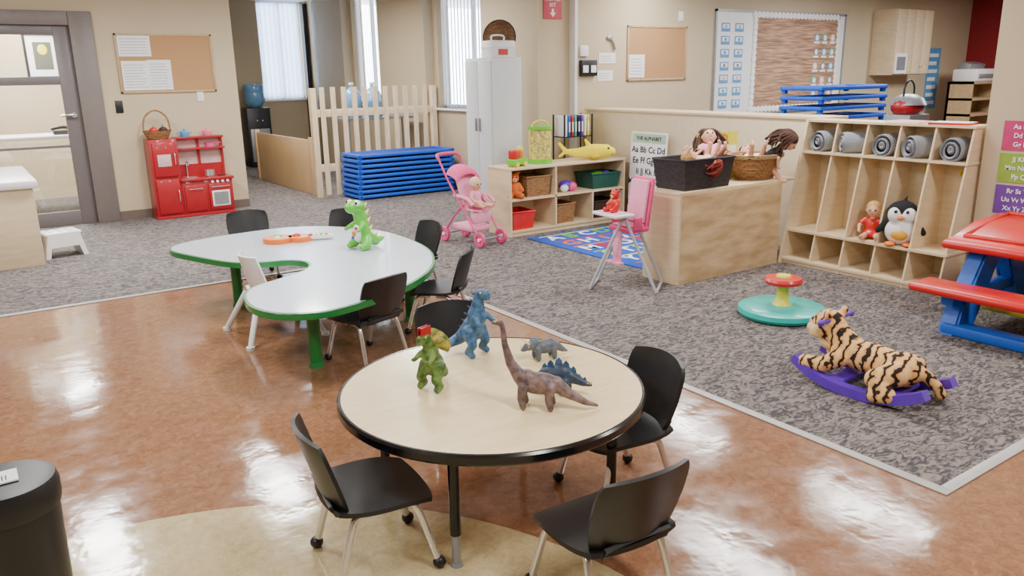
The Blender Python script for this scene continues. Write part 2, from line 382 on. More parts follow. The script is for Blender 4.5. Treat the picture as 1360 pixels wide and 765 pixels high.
c0=chair((.97,2.25,0),-8,'black plastic child chair with chrome legs at the round table','child chairs')
for x,y,r,l in[(1.45,1.63,86,0),(1.94,2.11,172,0),(1.79,3.04,252,0),(1.8,4.10,106,1),(2.43,4.35,135,1),(2.68,5.22,182,1),(2.46,6.08,215,1),(1.90,6.49,262,1)]:
    dup(c0,(x,y,0),r,label='black plastic child chair with chrome legs at the %s table'%('kidney' if l else 'round'))
# ---------- round table ----------
t=thing('round_table','round maple laminate activity table with black edge and legs','table',(1.515,2.336,0))
part('table_top',M_lamtop,t,Cy((0,0,.447),(0,0,.47),.562,seg=96))
part('edge_band',M_blackg,t,La([(.559,.432),(.566,.432),(.573,.44),(.573,.464),(.566,.4715),(.558,.4715),(.559,.432)],seg=96))
for a in(220,310,40,130):
    x,y=.455*math.cos(rad(a)),.455*math.sin(rad(a))
    l=part('leg',M_blackg,t,Cy((x,y,.12),(x,y,.44),.019),Cy((x,y,.425),(x,y,.446),.05))
    part('leg_foot',M_grey,l,Cy((x,y,.012),(x,y,.13),.015),Cy((x,y,0),(x,y,.015),.022,.018))
# ---------- kidney table ----------
kp=[(1.19,4.10),(1.30,3.90),(1.56,3.84),(2.065,4.06),(2.44,4.44),(2.655,4.99),(2.64,5.73),(2.247,6.25),(1.68,6.29),(1.28,6.17),(1.17,5.97),(1.27,5.62),(1.41,5.30),(1.57,5.18),(1.74,5.12),(1.81,4.96),(1.72,4.78),(1.52,4.66),(1.31,4.55),(1.21,4.36)]
K=[(p.x,p.y) for p in cat([(a,b,0) for a,b in kp],6,True)]
def off(P,d):
    o=[];n=len(P)
    for i in range(n):
        t=Vector((P[(i+1)%n][0]-P[i-1][0],P[(i+1)%n][1]-P[i-1][1])).normalized();o.append((P[i][0]+t.y*d,P[i][1]-t.x*d))
    return o
t=thing('kidney_table','kidney-shaped pale grey laminate table with green edge and legs','table',(1.9,5,0))
part('table_top',M_greylam,t,Pr(K,.401,.4225),w=True)
part('edge_band',M_green,t,Pr(off(K,.015),.384,.42,bev=.004),w=True)
for x,y in[(1.51,4.17),(1.53,5.72),(2.36,4.62),(2.3,5.6)]:
    part('leg',M_green,t,Cy((x,y,.02),(x,y,.39),.036),Cy((x,y,0),(x,y,.03),.048,.04),w=True)
t=thing('plastic_high_chair','white plastic child seat with splayed legs','chair',(1.53,4.93,0),0)
part('seat_shell',M_white,t,Sh(lambda u,v:(.02+.14*u,.15*v,.27+.03*v*v),8,8,.014),Sh(lambda u,v:(-.11-.07*(u+1)/2+.06*v*v,.16*v*(1-.12*u),.28+.13*(u+1)),8,8,.014))
for sx in(1,-1):
    for sy in(1,-1):
        l=part('leg',M_white,t,Tb([(sx*.13,sy*.12,.27),(sx*.24,sy*.25,.01)],.018,sm=2));part('foot_cap',M_white,l,Cy((sx*.24,sy*.25,0),(sx*.24,sy*.25,.02),.026))
# ---------- left counter & stool ----------
t=thing('counter_cabinet','low birch cabinet with a white worktop','cabinet',(.1,8.9,0))
part('body',M_birch,t,Bx(-.9,.42,-.74,.74,.0,.7,.004));part('worktop',M_white,t,Bx(-.95,.46,-.78,.78,.7,.77,.012))
t=thing('step_stool','small white plastic step stool with round holes','step stool',(.69,8.55,0),10)
part('step',M_white,t,Bx(-.15,.17,-.13,.13,.21,.24,.015),*[(Cy((x,y,.24),(x,y,.2415),.018),M_grey) for x in(-.08,.0,.08) for y in(-.06,.06)]);part('riser',M_white,t,Pr([(-.17,0),(-.13,.22),(.15,.22),(.2,0),(.16,0),(.13,.1),(-.11,.1),(-.13,0)],-.13,.13,'y'))
# ---------- boards ----------
def board(name,x0,x1,z0,z1,y,label):
    t=thing(name,label,'notice board',((x0+x1)/2,y,(z0+z1)/2));f=.025
    part('frame',M_oakf,t,Bx(x0,x1,y-.02,y+.002,z0,z0+f,.003),Bx(x0,x1,y-.02,y+.002,z1-f,z1,.003),Bx(x0,x0+f,y-.02,y+.002,z0,z1,.003),Bx(x1-f,x1,y-.02,y+.002,z0,z1,.003),w=True)
    part('cork_panel',M_cork,t,Bx(x0+f,x1-f,y-.012,y,z0+f,z1-f),w=True)
board('cork_board',1.70,2.78,1.455,2.125,10.35,'wood-framed cork board with pinned papers')
M_ink=mat('ink_grey',(120,120,125),.8)
def sheet(x0,x1,z0,z1,y,rows=6,label='white printed sheet pinned to the cork board',g='pinned sheets',th=.004):
    ops=[(Bx(x0+.02,x1-.02-random.random()*.05,y-.0025,y-.002,z,z+.005),M_ink) for z in [z0+(z1-z0)*(i+1)/(rows+1.5) for i in range(rows)]]
    single('paper_sheet',label,'paper',M_paper,Bx(x0,x1,y-.002,y+th,z0,z1),*ops,group=g,smooth=False)
sheet(1.73,2.08,1.87,2.11,10.336);sheet(1.74,2.03,1.49,1.82,10.336,9);sheet(2.02,2.28,1.49,1.83,10.333,9)
single('light_switch','black wall light switch plate','switch',M_black,Bx(1.62,1.7,10.335,10.352,1.24,1.38,.005),Bx(1.65,1.67,10.328,10.336,1.29,1.33))
single('wall_outlet','white wall outlet plate','outlet',M_white,Bx(2.54,2.62,10.338,10.352,1.34,1.46,.005),Bx(2.56,2.6,10.334,10.34,1.36,1.44))
# ---------- play kitchen ----------
t=thing('play_kitchen','red wooden toy play kitchen with fridge, sink and oven','toy kitchen',(2.3,10.17,0))
R=M_redk;M_pinkw=mat('kitchen_pink_panel',(215,180,178),.5)
part('body',R,t,Bx(1.86,2.17,10.02,10.33,.02,.93,.006),Bx(2.17,2.76,10.02,10.33,.02,.42,.006),Bx(1.85,2.77,10.01,10.33,0,.03,.004),w=True)
part('countertop',M_redk,t,Bx(2.16,2.78,9.99,10.33,.42,.455,.008),w=True)
part('back_panel',R,t,Bx(2.17,2.2,10.28,10.33,.45,.93),Bx(2.73,2.76,10.28,10.33,.45,.93),Bx(2.17,2.76,10.29,10.31,.45,.6),Bx(2.17,2.76,10.18,10.33,.78,.8,.003),Bx(2.17,2.76,10.2,10.33,.91,.935,.003),Bx(2.45,2.48,10.28,10.33,.6,.93),(Bx(2.2,2.73,10.31,10.32,.6,.78),M_pinkw),(Bx(2.2,2.73,10.31,10.32,.8,.91),M_pinkw),w=True)
for z0,z1 in((.5,.9),(.06,.47)):
    dd=part('door',R,t,Bx(1.885,2.145,9.995,10.02,z0,z1,.012),w=True);part('handle',M_chrome,dd,Tb([(2.12,9.995,(z0+z1)/2+.07),(2.12,9.97,(z0+z1)/2+.05),(2.12,9.97,(z0+z1)/2-.05),(2.12,9.995,(z0+z1)/2-.07)],.006))
part('note_panel',M_pinkw,t,Bx(1.93,2.08,9.99,9.996,.62,.76,.004),w=True)
dd=part('door',R,t,Bx(2.19,2.44,10.0,10.02,.06,.38,.01),w=True);part('handle',M_chrome,dd,Tb([(2.24,10.0,.33),(2.24,9.975,.33),(2.39,9.975,.33),(2.39,10,.33)],.005,sm=0))
dd=part('oven_door',R,t,Bx(2.47,2.74,10.0,10.02,.06,.38,.01),w=True);part('oven_window',M_white,dd,Bx(2.5,2.71,9.994,10.0,.1,.29,.005),(Bx(2.52,2.69,9.99,9.995,.12,.27),M_grey));part('handle',M_chrome,dd,Tb([(2.5,10.0,.34),(2.5,9.975,.34),(2.71,9.975,.34),(2.71,10,.34)],.005,sm=0))
for i in range(4):part('knob',M_white,t,Cy((2.52+.06*i,10.02,.4),(2.52+.06*i,9.995,.4),.016),w=True)
part('sink',M_chrome,t,La([(.0,.456),(.06,.457),(.075,.462),(.085,.462),(.085,.455)],(2.3,10.13,0)),w=True)
part('faucet',M_chrome,t,Tb([(2.3,10.26,.455),(2.3,10.26,.6),(2.3,10.22,.64),(2.3,10.17,.6)],.01),w=True)
parts('stove_ring',M_black,t,La([(.0,.454),(.05,.454),(.05,.462),(0,.462)],(2.53,10.12,0)),La([(.0,.454),(.05,.454),(.05,.462),(0,.462)],(2.67,10.12,0)),w=True)
t=thing('wicker_basket','round wicker basket with tall handle holding toy food','basket',(2.0,10.17,.931))
part('basket_body',M_wick,t,La([(0,0),(.1,0),(.15,.1),(.16,.1),(.11,-.0),(.1,.01),(0,.01)]));part('handle',M_wick,t,Tb([(-.15,0,.08),(-.12,0,.25),(0,0,.33),(.12,0,.25),(.15,0,.08)],.01))
single('toy_apple','red plastic toy apple in the wicker basket','toy food',M_red,El((0,0,.04),(.05,.05,.045)),Cy((0,0,.08),(0,0,.1),.004),loc=(1.96,10.15,.99))
single('toy_onion','brown plastic toy onion in the wicker basket','toy food',M_wickd,El((0,0,.04),(.05,.05,.04)),Cy((0,0,.06),(.0,0,.11),.01,.002),loc=(2.07,10.18,.99))
def pot(x,y,z,m,l,n):
    t=thing(n,l,'toy teapot',(x,y,z));part('pot_body',m,t,La([(0,0),(.04,0),(.055,.03),(.05,.06),(.03,.075),(0,.08)]),Cy((.045,0,.03),(.085,0,.06),.01,.007));part('lid_knob',m,t,El((0,0,.088),.012));part('handle',m,t,Tb([(-.045,0,.06),(-.08,0,.05),(-.075,0,.02),(-.045,0,.02)],.006))
pot(2.32,10.25,.935,mat('toy_blue',(80,150,200),.3),'blue toy teapot on the play kitchen shelf','toy_teapot');pot(2.58,10.25,.935,mat('toy_rose',(230,120,140),.3),'pink toy teapot on the play kitchen shelf','toy_teapot')
single('toy_pan','small pink toy saucepan on the shelf','toy pan',M_pink,La([(0,0),(.05,0),(.055,.05),(.05,.05),(.045,.01),(0,.01)]),Cy((.05,0,.04),(.13,0,.045),.008),loc=(2.6,10.26,.8))
single('toy_cooking_pot','small chrome toy cooking pot on the stove','toy pot',M_chrome,La([(0,0),(.055,0),(.055,.07),(.05,.07),(.05,.01),(0,.01)]),loc=(2.53,10.12,.462))
# ---------- far opening ----------
single('wooden_gate_panel','low plain plywood divider panel','divider',M_plain,Bx(4.07,4.10,10.75,13.1,0,.76,.003),Bx(4.05,4.12,10.7,10.76,0,.8,.003),Bx(4.05,4.12,13.08,13.14,0,.8,.003))
t=thing('picket_fence','pale pine picket fence closing the opening','fence',(5,10.42,0))
x=4.12
part('post',M_pine,t,Bx(4.0,4.08,10.41,10.5,0,1.46,.004),w=True);part('post',M_pine,t,Bx(5.84,5.92,10.41,10.5,0,1.46,.004),w=True)
while x<5.8:
    part('picket',M_pine,t,Pr([(x,.03),(x+.07,.03),(x+.07,1.47),(x,1.47)],10.39,10.41,'y',bev=.003),w=True);x+=.156
for z in(.35,1.08):part('rail',M_pine,t,Bx(4.08,5.85,10.41,10.44,z,z+.1,.003),w=True)
def cot(x,y,z,L,W,label,g,rz=0,rh=.03,hh=.083):
    t=thing('stacking_cot',label,'cot',(x,y,z),rz,g);a=L/2;b=W/2
    part('bed_fabric',M_cotd,t,Sh(lambda u,v:((a-.03)*u,(b-.03)*v,hh-.013-.008*(1-v*v)),6,6,.004))
    part('frame_rail',M_cot,t,Bx(-a,a,-b,-b+.035,rh,hh,.01),Bx(-a,a,b-.035,b,rh,hh,.01),Bx(-a,-a+.06,-b,b,rh,hh+.002,.012),Bx(a-.06,a,-b,b,rh,hh+.002,.012))
    for sx in(-1,1):
        for sy in(-1,1):part('end_leg',M_cot,t,Bx(sx*(a-.045)-.03,sx*(a-.045)+.03,sy*(b-.04)-.025,sy*(b-.04)+.025,0,.05,.008))
    return t
ct=cot(5.07,10.07,0,1.48,.56,'blue stacking nap cot','nap cots by the fence',rh=.022,hh=.064)
for i in range(1,9):dup(ct,(5.07+random.uniform(-.014,.014),10.07,i*.067),0)
ct=cot(8.6,5.7,0,1.3,.56,'blue stacking nap cot behind the low partition','nap cots behind the partition',rh=.04)
for i in range(1,13):dup(ct,(8.6+random.uniform(-.02,.02),5.7,i*.11),0)
def jug(x,y,z):
    t=thing('water_jug','translucent blue water cooler bottle','water bottle',(x,y,z));part('bottle',M_jug,t,La([(0,0),(.12,0),(.135,.03),(.135,.12),(.128,.14),(.135,.16),(.135,.3),(.1,.37),(.03,.42),(.03,.47),(0,.47)]));part('cap',M_white,t,Cy((0,0,.46),(0,0,.49),.035));return t
t=thing('water_cooler','black and silver water dispenser','water cooler',(4.72,15.1,0))
part('cooler_body',M_black,t,Bx(-.22,.22,-.18,.18,0,1.08,.02),(Bx(-.18,.18,-.19,-.175,.1,.7,.01),M_grey));parts('tap',M_chrome,t,Cy((-.05,-.18,.85),(-.05,-.22,.85),.015),Cy((.05,-.18,.85),(.05,-.22,.85),.015))
j=jug(4.72,15.1,1.5);j.rotation_euler=(math.pi,0,0);j.scale=(1.35,1.35,1.05)
single('bottle_shelf','grey metal rack for water bottles','rack',M_grey,Bx(4.6,5.7,10.62,11.1,1.0,1.03),Bx(4.6,5.7,10.62,11.1,.3,.33),*[Cy((x,y,0),(x,y,1.03),.015) for x in(4.62,5.68) for y in(10.64,11.08)])
for x,y in[(4.78,10.84),(5.1,10.84)]:jug(x,y,1.03)
# ---------- white cabinet ----------
t=thing('metal_cabinet','tall white two-door storage cabinet','cabinet',(4.96,7.46,0))
part('cabinet_body',M_whitem,t,Bx(-.18,.2,-.25,.27,.0,1.77,.006))
for sy in(-1,1):
    dd=part('door',M_whitem,t,Bx(-.2,-.18,min(sy*.003,sy*.25)+.01,max(sy*.003,sy*.25)+.01,.1,1.74,.006));part('handle',M_grey,dd,Bx(-.222,-.2,sy*.035,sy*.035+.02,1.0,1.14,.004))
t=thing('first_aid_box','white plastic first aid case with handle','box',(5.0,7.42,1.769))
part('case',M_white,t,Bx(-.15,.17,-.1,.1,0,.18,.02),Bx(-.155,.175,-.105,.105,.1,.12,.005),(Bx(-.06,.06,-.107,-.1,.03,.09),mat('label_red',(200,60,60),.6)));part('handle',M_white,t,Tb([(-.08,0,.18),(-.07,0,.23),(.07,0,.23),(.08,0,.18)],.01))
t=thing('round_basket','round woven basket standing on its edge','basket',(5.14,7.62,2.0),sc=.92)
M_wickm=mat('wicker_mid',(150,114,80),.7,var=.3,kind='weave')
part('woven_disc',M_wickm,t,La([(0,.0),(.14,.0),(.19,.07),(.2,.07),(.15,-.015),(0,-.015)],rot=(100,0,-20)));parts('rim',M_wickd,t,La([(.19,.065),(.205,.065),(.205,.08),(.19,.08),(.19,.065)],rot=(100,0,-20)))
single('cardboard_box','low white box under the round basket','box',M_paper,Bx(-.1,.1,-.07,.07,0,.05,.003),loc=(5.08,7.66,1.769))
t=thing('first_aid_sign','pinkish red FIRST AID KIT sign with a down arrow','sign',(5.8,7.485,2.36))
part('panel',mat('sign_red',(205,84,98),.6),t,Bx(-.13,.13,-.005,.006,-.17,.2,.002))
parts('lettering',M_white,t,Tx('FIRST AID',.052,(0,-.006,.04),bold=.01),Tx('KIT',.06,(0,-.006,-.02),bold=.01),smooth=False)
part('arrow',M_white,t,Pr([(-.015,-.06),(.015,-.06),(.015,-.1),(.04,-.1),(0,-.15),(-.04,-.1),(-.015,-.1)],-.008,-.004,'y'),smooth=False)
# ---------- back right wall things ----------
Y=7.4
board('cork_board',6.86,7.88,1.49,2.14,Y,'wood-framed cork board with one sheet')
sheet(6.89,7.15,1.53,1.8,Y-.014)
single('thermostat','white thermostat on the wall','thermostat',M_white,Bx(6.12,6.24,Y-.03,Y+.003,1.78,1.9,.008))
single('control_box','black control box with small screens','wall device',M_black,Bx(6.12,6.36,Y-.05,Y+.003,1.56,1.74,.008),(Bx(6.14,6.22,Y-.054,Y-.05,1.6,1.68),M_white),(Bx(6.26,6.34,Y-.054,Y-.05,1.6,1.68),M_white))
for a,b,c,dd in[(6.42,6.68,1.7,1.82),(6.4,6.64,1.5,1.62)]:sheet(a,b,c,dd,Y-.003,3,'small white notice taped to the wall','wall notices',.005)
single('hanging_keys','bunch of keys hanging from a wall hook','keys',M_grey,Tb([(6.55,Y-.01,2.0),(6.62,Y-.02,1.95),(6.66,Y-.02,1.86)],.012),El((6.58,Y-.012,1.99),(.05,.015,.03)))
single('wall_outlet','white wall outlet plate','outlet',M_white,Bx(7.73,7.81,Y-.012,Y+.002,2.2,2.32,.005))
M_brick=mat('board_planks',(150,116,92),.7,var=.3,scale=6,stretch=(.6,1,9),col2=(176,140,112))
t=thing('whiteboard','large framed whiteboard covered with cards','whiteboard',(9.8,Y,1.7))
part('board_panel',M_white,t,Bx(8.42,11.25,Y-.015,Y+.002,1.02,2.36),w=True)
part('frame',M_grey,t,Bx(8.4,11.27,Y-.025,Y,1.0,1.03),Bx(8.4,11.27,Y-.025,Y,2.34,2.37),Bx(8.4,8.43,Y-.025,Y,1,2.37),Bx(11.24,11.27,Y-.025,Y,1,2.37),w=True)
t=thing('bulletin_backdrop','wood-plank print backdrop with scalloped white border','poster',(9.9,Y-.02,1.7))
part('plank_print',M_brick,t,Bx(9.18,11.12,Y-.022,Y-.0155,1.05,2.33),w=True)
ops=[]
k=9.18
while k<11.12:
    ops+=[El((k,Y-.024,1.06),(.05,.004,.045),seg=8),El((k,Y-.024,2.32),(.05,.004,.045),seg=8)];k+=.085
k=1.06
while k<2.33:ops+=[El((9.2,Y-.024,k),(.045,.004,.05),seg=8),El((11.1,Y-.024,k),(.045,.004,.05),seg=8)];k+=.085
part('scalloped_border',M_paper,t,*ops,w=True)
cc=[mat('card_blue',(90,150,200),.7),mat('card_teal',(70,170,170),.7),mat('card_peach',(220,170,150),.7),mat('card_grey',(120,120,130),.7)]
for i in range(7):
    for jx in range(2):
        z=1.1+i*.165;x=8.52+jx*.27
        single('picture_card','small blue schedule picture card','card',cc[0],Bx(x,x+.17,Y-.019,Y-.0145,z,z+.11),(Bx(x+.02,x+.15,Y-.0205,Y-.019,z+.04,z+.095),M_paper),(El((x+.085,Y-.0205,z+.065),(.025,.001,.022),seg=8),cc[i%4]),group='schedule cards')
for i in range(5):
    for jx in range(3):
        z=1.2+i*.2;x=10.58+jx*.19
        single('picture_card','round portrait card with a caption strip','card',M_paper,Bx(x-.06,x+.06,Y-.032,Y-.021,z-.05,z-.02),(El((x,Y-.025,z+.03),(.06,.005,.06),seg=12),cc[(i+jx)%4]),(El((x,Y-.03,z+.03),(.04,.002,.04),seg=10),M_paper),group='portrait cards')
t=thing('wall_cabinet','light wood wall cupboard with narrow doors','cabinet',(12.55,7.215,1.9))
part('cabinet_body',M_birch,t,Bx(-.52,.52,-.18,.19,-.42,.55,.005))
for i in range(4):
    dd=part('door',M_birch,t,Bx(-.51+.256*i,-.51+.256*i+.247,-.2,-.18,-.41,.54,.005));part('knob',M_grey,dd,El((-.51+.256*i+(.22 if i%2==0 else .03),-.205,-.3),.014))
single('notice_card','white notice fixed to the wall cupboard','paper',M_paper,Bx(12.06,12.38,7.0,7.018,1.5,1.8),(Bx(12.1,12.34,6.998,7.0,1.55,1.75),cc[3]))
single('blue_poster','tall narrow blue poster on the wall','poster',cc[0],Bx(13.72,14.12,Y-.004,Y+.003,.9,1.9),*[(Bx(13.77,14.06-.05*(i%2),Y-.006,Y-.004,.97+.13*i,1.03+.13*i),M_paper) for i in range(7)])
t=thing('bookshelf','low oak shelf unit against the red wall','shelf',(14.1,6.75,0))
part('shelf_body',M_oakf,t,Bx(-.5,.5,.16,.2,0,1.35),Bx(-.5,-.46,-.2,.2,0,1.35),Bx(.46,.5,-.2,.2,0,1.35),*[Bx(-.5,.5,-.2,.2,z,z+.04) for z in(0,.45,.8,1.05,1.31)])
t=thing('printer','white office printer with grey trays','printer',(14.1,6.75,1.349))
part('printer_body',M_white,t,Bx(-.4,.4,-.2,.2,0,.2,.03),(Bx(-.35,.35,-.215,-.19,.05,.12,.01),M_grey));part('paper_tray',M_grey,t,Bx(-.25,.25,.0,.18,.18,.3,.01,rot=(15,0,0)))
# ---------- low partition ----------
t=thing('partition_shelf','long low birch shelf-back partition','partition',(6.3,5.6,0))
part('back_panel',mat('partition_cream',(216,199,168),.5,var=.03),t,Bx(6.15,6.17,4.15,7.3,.03,1.17,.002),w=True)
part('partition_top',M_birch,t,Bx(6.135,6.5,4.15,7.32,1.17,1.195,.003),w=True)
part('end_panel',M_birch,t,Bx(6.17,6.48,4.15,4.17,0,1.17),w=True);part('end_panel',M_birch,t,Bx(6.17,6.48,7.28,7.3,0,1.17),w=True)
for z in(.0,.4,.8):part('inner_shelf',M_birch,t,Bx(6.17,6.48,4.17,7.28,z,z+.02),w=True)
# ---------- cubby ----------
t=thing('cubby_locker','slanted birch cubby locker with five bays','locker',(5.95,3.46,0))
fx=lambda z:5.66+.25*z/1.19
Yc=[2.79+i*.267 for i in range(6)]
part('back_panel',M_birch,t,Bx(6.11,6.13,2.79,4.14,0,1.19),w=True)
for i,y in enumerate(Yc):
    e=.025 if i==5 else 0
    part('divider',M_birch,t,Pr([(5.67-e,.0),(6.12,.0),(6.12,1.187),(5.92-e,1.187)] ,y,y+.014+(.01 if i==5 else 0),'y'),w=True)
for z,n in((.045,'shelf'),(.285,'shelf'),(.93,'shelf'),(1.185,'top_panel')):
    part(n,M_birch,t,Pr([(fx(z)-.004,z-.014),(6.125,z-.014),(6.125,z+.004),(fx(z)-.004,z+.004)],2.78,4.145,'y'),w=True)
part('kick_board',M_birch,t,Bx(5.68,5.695,2.79,4.13,0,.045),w=True)
for i in range(5):
    part('coat_hook',M_yel,t,Tb([(6.11,Yc[i]+.14,.84),(6.07,Yc[i]+.14,.82),(6.06,Yc[i]+.14,.86)],.006),w=True)
bl=None
for i in range(5):
    y=Yc[i]+.142
    if bl is None:
        ops=[La([(.07,-.1),(.082,-.118),(.088,-.1),(.088,.09),(.07,.1)],seg=28,sy=.9),La([(.044,-.11),(.056,-.124),(.066,-.1),(.066,.09),(.044,.1)],(0.004,.004,0),seg=28,sy=.85),La([(0,-.108),(.02,-.122),(.038,-.1),(.038,.09),(0,.1)],(-.004,.003,0),seg=24,sy=.8)]
        bl=single('rolled_blanket','rolled grey blanket in a cubby','blanket',M_towel,*ops,group='rolled blankets',loc=(5.99,y,1.014),rot=(0,90,4))
    else:dup(bl,(5.99,y,1.014),rot=([0,30,-20,55,10][i],90,[0,10,-12,16,3][i]))
single('picture_book','thin red and white book lying on the locker top','book',M_red,Bx(-.1,.1,-.14,.14,0,.012),(Bx(-.09,.09,-.13,.13,.012,.016),M_paper),loc=(6.02,3.0,1.19),rz=8,group='books on the locker')
single('picture_book','thin white book lying on the locker top','book',M_paper,Bx(-.1,.1,-.14,.14,0,.012),(Bx(-.08,.08,-.12,.12,.012,.014),cc[2]),loc=(6.02,3.33,1.19),rz=-5,group='books on the locker')
# ---------- wood block unit ----------
t=thing('low_shelf_unit','low plywood-backed shelf unit','shelf',(5.03,4.32,0))
part('back_panel',M_birch2,t,Bx(4.43,5.62,4.14,4.16,0,.69),w=True);part('end_panel',M_birch,t,Bx(4.41,4.43,4.14,4.52,0,.69),w=True);part('end_panel',M_birch,t,Bx(5.6,5.62,4.16,4.52,0,.69),w=True)
part('top_panel',M_birch,t,Bx(4.405,5.84,4.15,4.55,.69,.712,.003),w=True)
for z in(.03,.35):part('inner_shelf',M_birch,t,Bx(4.43,5.6,4.16,4.5,z,z+.02),w=True)
# ---------- toy shelf ----------
t=thing('toy_shelf','low open birch toy shelf with two rows','shelf',(5.25,6.68,0))
X0,X1,y0,y1=4.48,6.02,6.48,6.88
part('end_panel',M_birch,t,Bx(X0,X0+.02,y0,y1,0,.67),w=True);part('end_panel',M_birch,t,Bx(X1-.02,X1,y0,y1,0,.67),w=True)
part('top_panel',M_birch,t,Bx(X0-.005,X1+.005,y0-.005,y1,.67,.692,.003),w=True);part('back_panel',M_birch,t,Bx(X0+.02,X1-.02,y1-.01,y1,.02,.67),w=True)
part('shelf_board',M_birch,t,Bx(X0+.02,X1-.02,y0,y1-.01,.36,.38),w=True);part('shelf_board',M_birch,t,Bx(X0+.02,X1-.02,y0,y1-.01,.04,.06),w=True);part('kick_board',M_birch,t,Bx(X0+.02,X1-.02,y0+.01,y0+.02,0,.04),w=True)
part('divider',M_birch,t,Bx(5.05,5.07,y0,y1-.01,.06,.67),w=True);part('divider',M_birch,t,Bx(5.55,5.57,y0,y1-.01,.06,.36),w=True)
def tub(name,label,x,y,z,lx,ly,h,m,th=.012,rz=0,group=None):
    t=thing(name,label,'basket',(x,y,z),rz,group);a,b=lx/2,ly/2
    def ring(bm):
        def rc(s,zz):return [(a*s*cx,b*s*cy,zz) for cx,cy in((-1,-1),(1,-1),(1,1),(-1,1))]
        L=[rc(.88,0),rc(1,h),rc(1-th/min(a,b),h),rc(.88-th/min(a,b),th)]
        V=[[bm.verts.new(p) for p in q] for q in L]
        for A,B in zip(V,V[1:]):
            for k in range(4):bm.faces.new((A[k],A[(k+1)%4],B[(k+1)%4],B[k]))
        bm.faces.new(V[0][::-1]);bm.faces.new(V[3])
    part('basket_body',m,t,ring,smooth=False);part('rim',m,t,Tb([(-a,-b,h),(a,-b,h),(a,b,h),(-a,b,h)],.01,True,sm=0))
    return t
tub('storage_basket','brown wicker storage basket',4.87,6.66,.38,.31,.28,.2,M_wick);tub('storage_bin','dark green plastic storage bin',5.78,6.66,.38,.4,.3,.16,mat('dark_green',(24,80,68),.5))
tub('storage_bin','red plastic storage bin with lid',4.66,6.64,.06,.28,.28,.18,M_red);tub('storage_basket','brown wicker storage basket on the lower shelf',5.22,6.66,.06,.26,.28,.2,M_wick);tub('storage_bin','dark wooden crate with slats',5.79,6.66,.06,.34,.28,.18,M_wickd)
single('doll_clothes','crumpled pink and purple doll clothes','toy clothes',M_purple,El((0,0,.06),(.09,.07,.06)),(El((.05,-.04,.05),(.06,.05,.05)),M_pink),(El((-.06,-.05,.04),(.05,.04,.04)),M_white),loc=(5.3,6.62,.38))
single('cloth_bundle','green and purple cloth heaped in the bin','cloth',M_lime,El((0,0,.05),(.12,.08,.06)),(El((.08,-.04,.07),(.06,.05,.05)),M_purple),loc=(5.78,6.66,.44))
def teddy(loc,rz,m,m2,label,s=1):
    t=thing('stuffed_animal',label,'stuffed toy',loc,rz,sc=s)
    part('body',m,t,El((0,0,.09),(.06,.065,.08)),El((.01,0,.2),(.055,.06,.055)),El((0,.05,.25),.022),El((0,-.05,.25),.022),Chain(((0,.06,.13),.025),((.05,.08,.08),.022)),Chain(((0,-.06,.13),.025),((.05,-.08,.08),.022)),Chain(((.02,.04,.03),.032),((.11,.06,.03),.03)),Chain(((.02,-.04,.03),.032),((.11,-.06,.03),.03)),remesh=.008)
    part('muzzle',m2,t,El((.055,0,.185),(.02,.026,.02)));parts('eye',M_eye,t,El((.058,.022,.215),.007),El((.058,-.022,.215),.007));part('nose',M_eye,t,El((.076,0,.19),.007))
M_tedb=mat('plush_orange',(214,110,48),.9,bump=.6,scale=90);M_tan2=mat('plush_cream',(230,205,170),.9,bump=.6,scale=90)
teddy((4.6,6.6,.38),-110,M_tedb,M_tan2,'orange plush animal sitting on the shelf')
t=thing('toy_bucket','clear bucket of blocks with green lid and yellow handle','toy bucket',(5.02,6.7,.691))
part('bucket',mat('bucket_clear',(190,200,170),.3,var=.5,scale=40,col2=(230,190,60)),t,La([(0,0),(.11,0),(.12,.2),(.12,.25),(.115,.36),(0,.36)]));part('lid',M_lime,t,La([(0,.39),(.13,.38),(.13,.35),(.12,.35)]));part('band',M_lime,t,La([(.11,.0),(.128,.0),(.128,.05),(.11,.05)]));part('handle',M_yel,t,Tb([(-.13,0,.3),(-.1,0,.4),(0,0,.44),(.1,0,.4),(.13,0,.3)],.01))
t=thing('toy_train','small green, yellow and red toy train','toy',(4.67,6.62,.692),20)
part('toy_base',M_lime,t,Bx(-.12,.12,-.05,.05,.02,.08,.01));part('toy_top',M_red,t,Bx(-.1,-.02,-.045,.045,.08,.17,.015),(Cy((.05,0,.08),(.05,0,.15),.03),M_orange),(El((.05,0,.17),.035),M_yel));parts('wheel',M_yel,t,*[Cy((x,-.06,.025),(x,.06,.025),.025) for x in(-.07,.07)])
t=thing('plush_fish','bright yellow plush shark with orange spots','stuffed toy',(5.62,6.62,.692),-32)
M_yp=mat('plush_yellow',(248,228,44),.9,bump=.5,scale=90)
part('body',M_yp,t,Chain(((-.26,0,.09),.025),((-.12,0,.07),.055),((.05,0,.085),.08),((.18,0,.085),.075),((.24,0,.08),.05)),Chain(((-.25,0,.09),.025),((-.32,0,.17),.02)),Chain(((-.25,0,.09),.02),((-.32,0,.04),.015)),Chain(((0,0,.14),.03),((-.04,0,.21),.015)),remesh=.009)
parts('fin',M_yp,t,El((.06,.1,.03),(.04,.06,.014),rot=(20,0,0)),El((.06,-.1,.03),(.04,.06,.014),rot=(-20,0,0)));parts('eye',M_eye,t,El((.2,.058,.12),.012),El((.2,-.058,.12),.012));part('mouth',M_orange,t,El((.25,0,.06),(.02,.05,.02)))
t=thing('book_rack','black wire rack filled with picture books','book rack',(5.8,7.12,0),0)
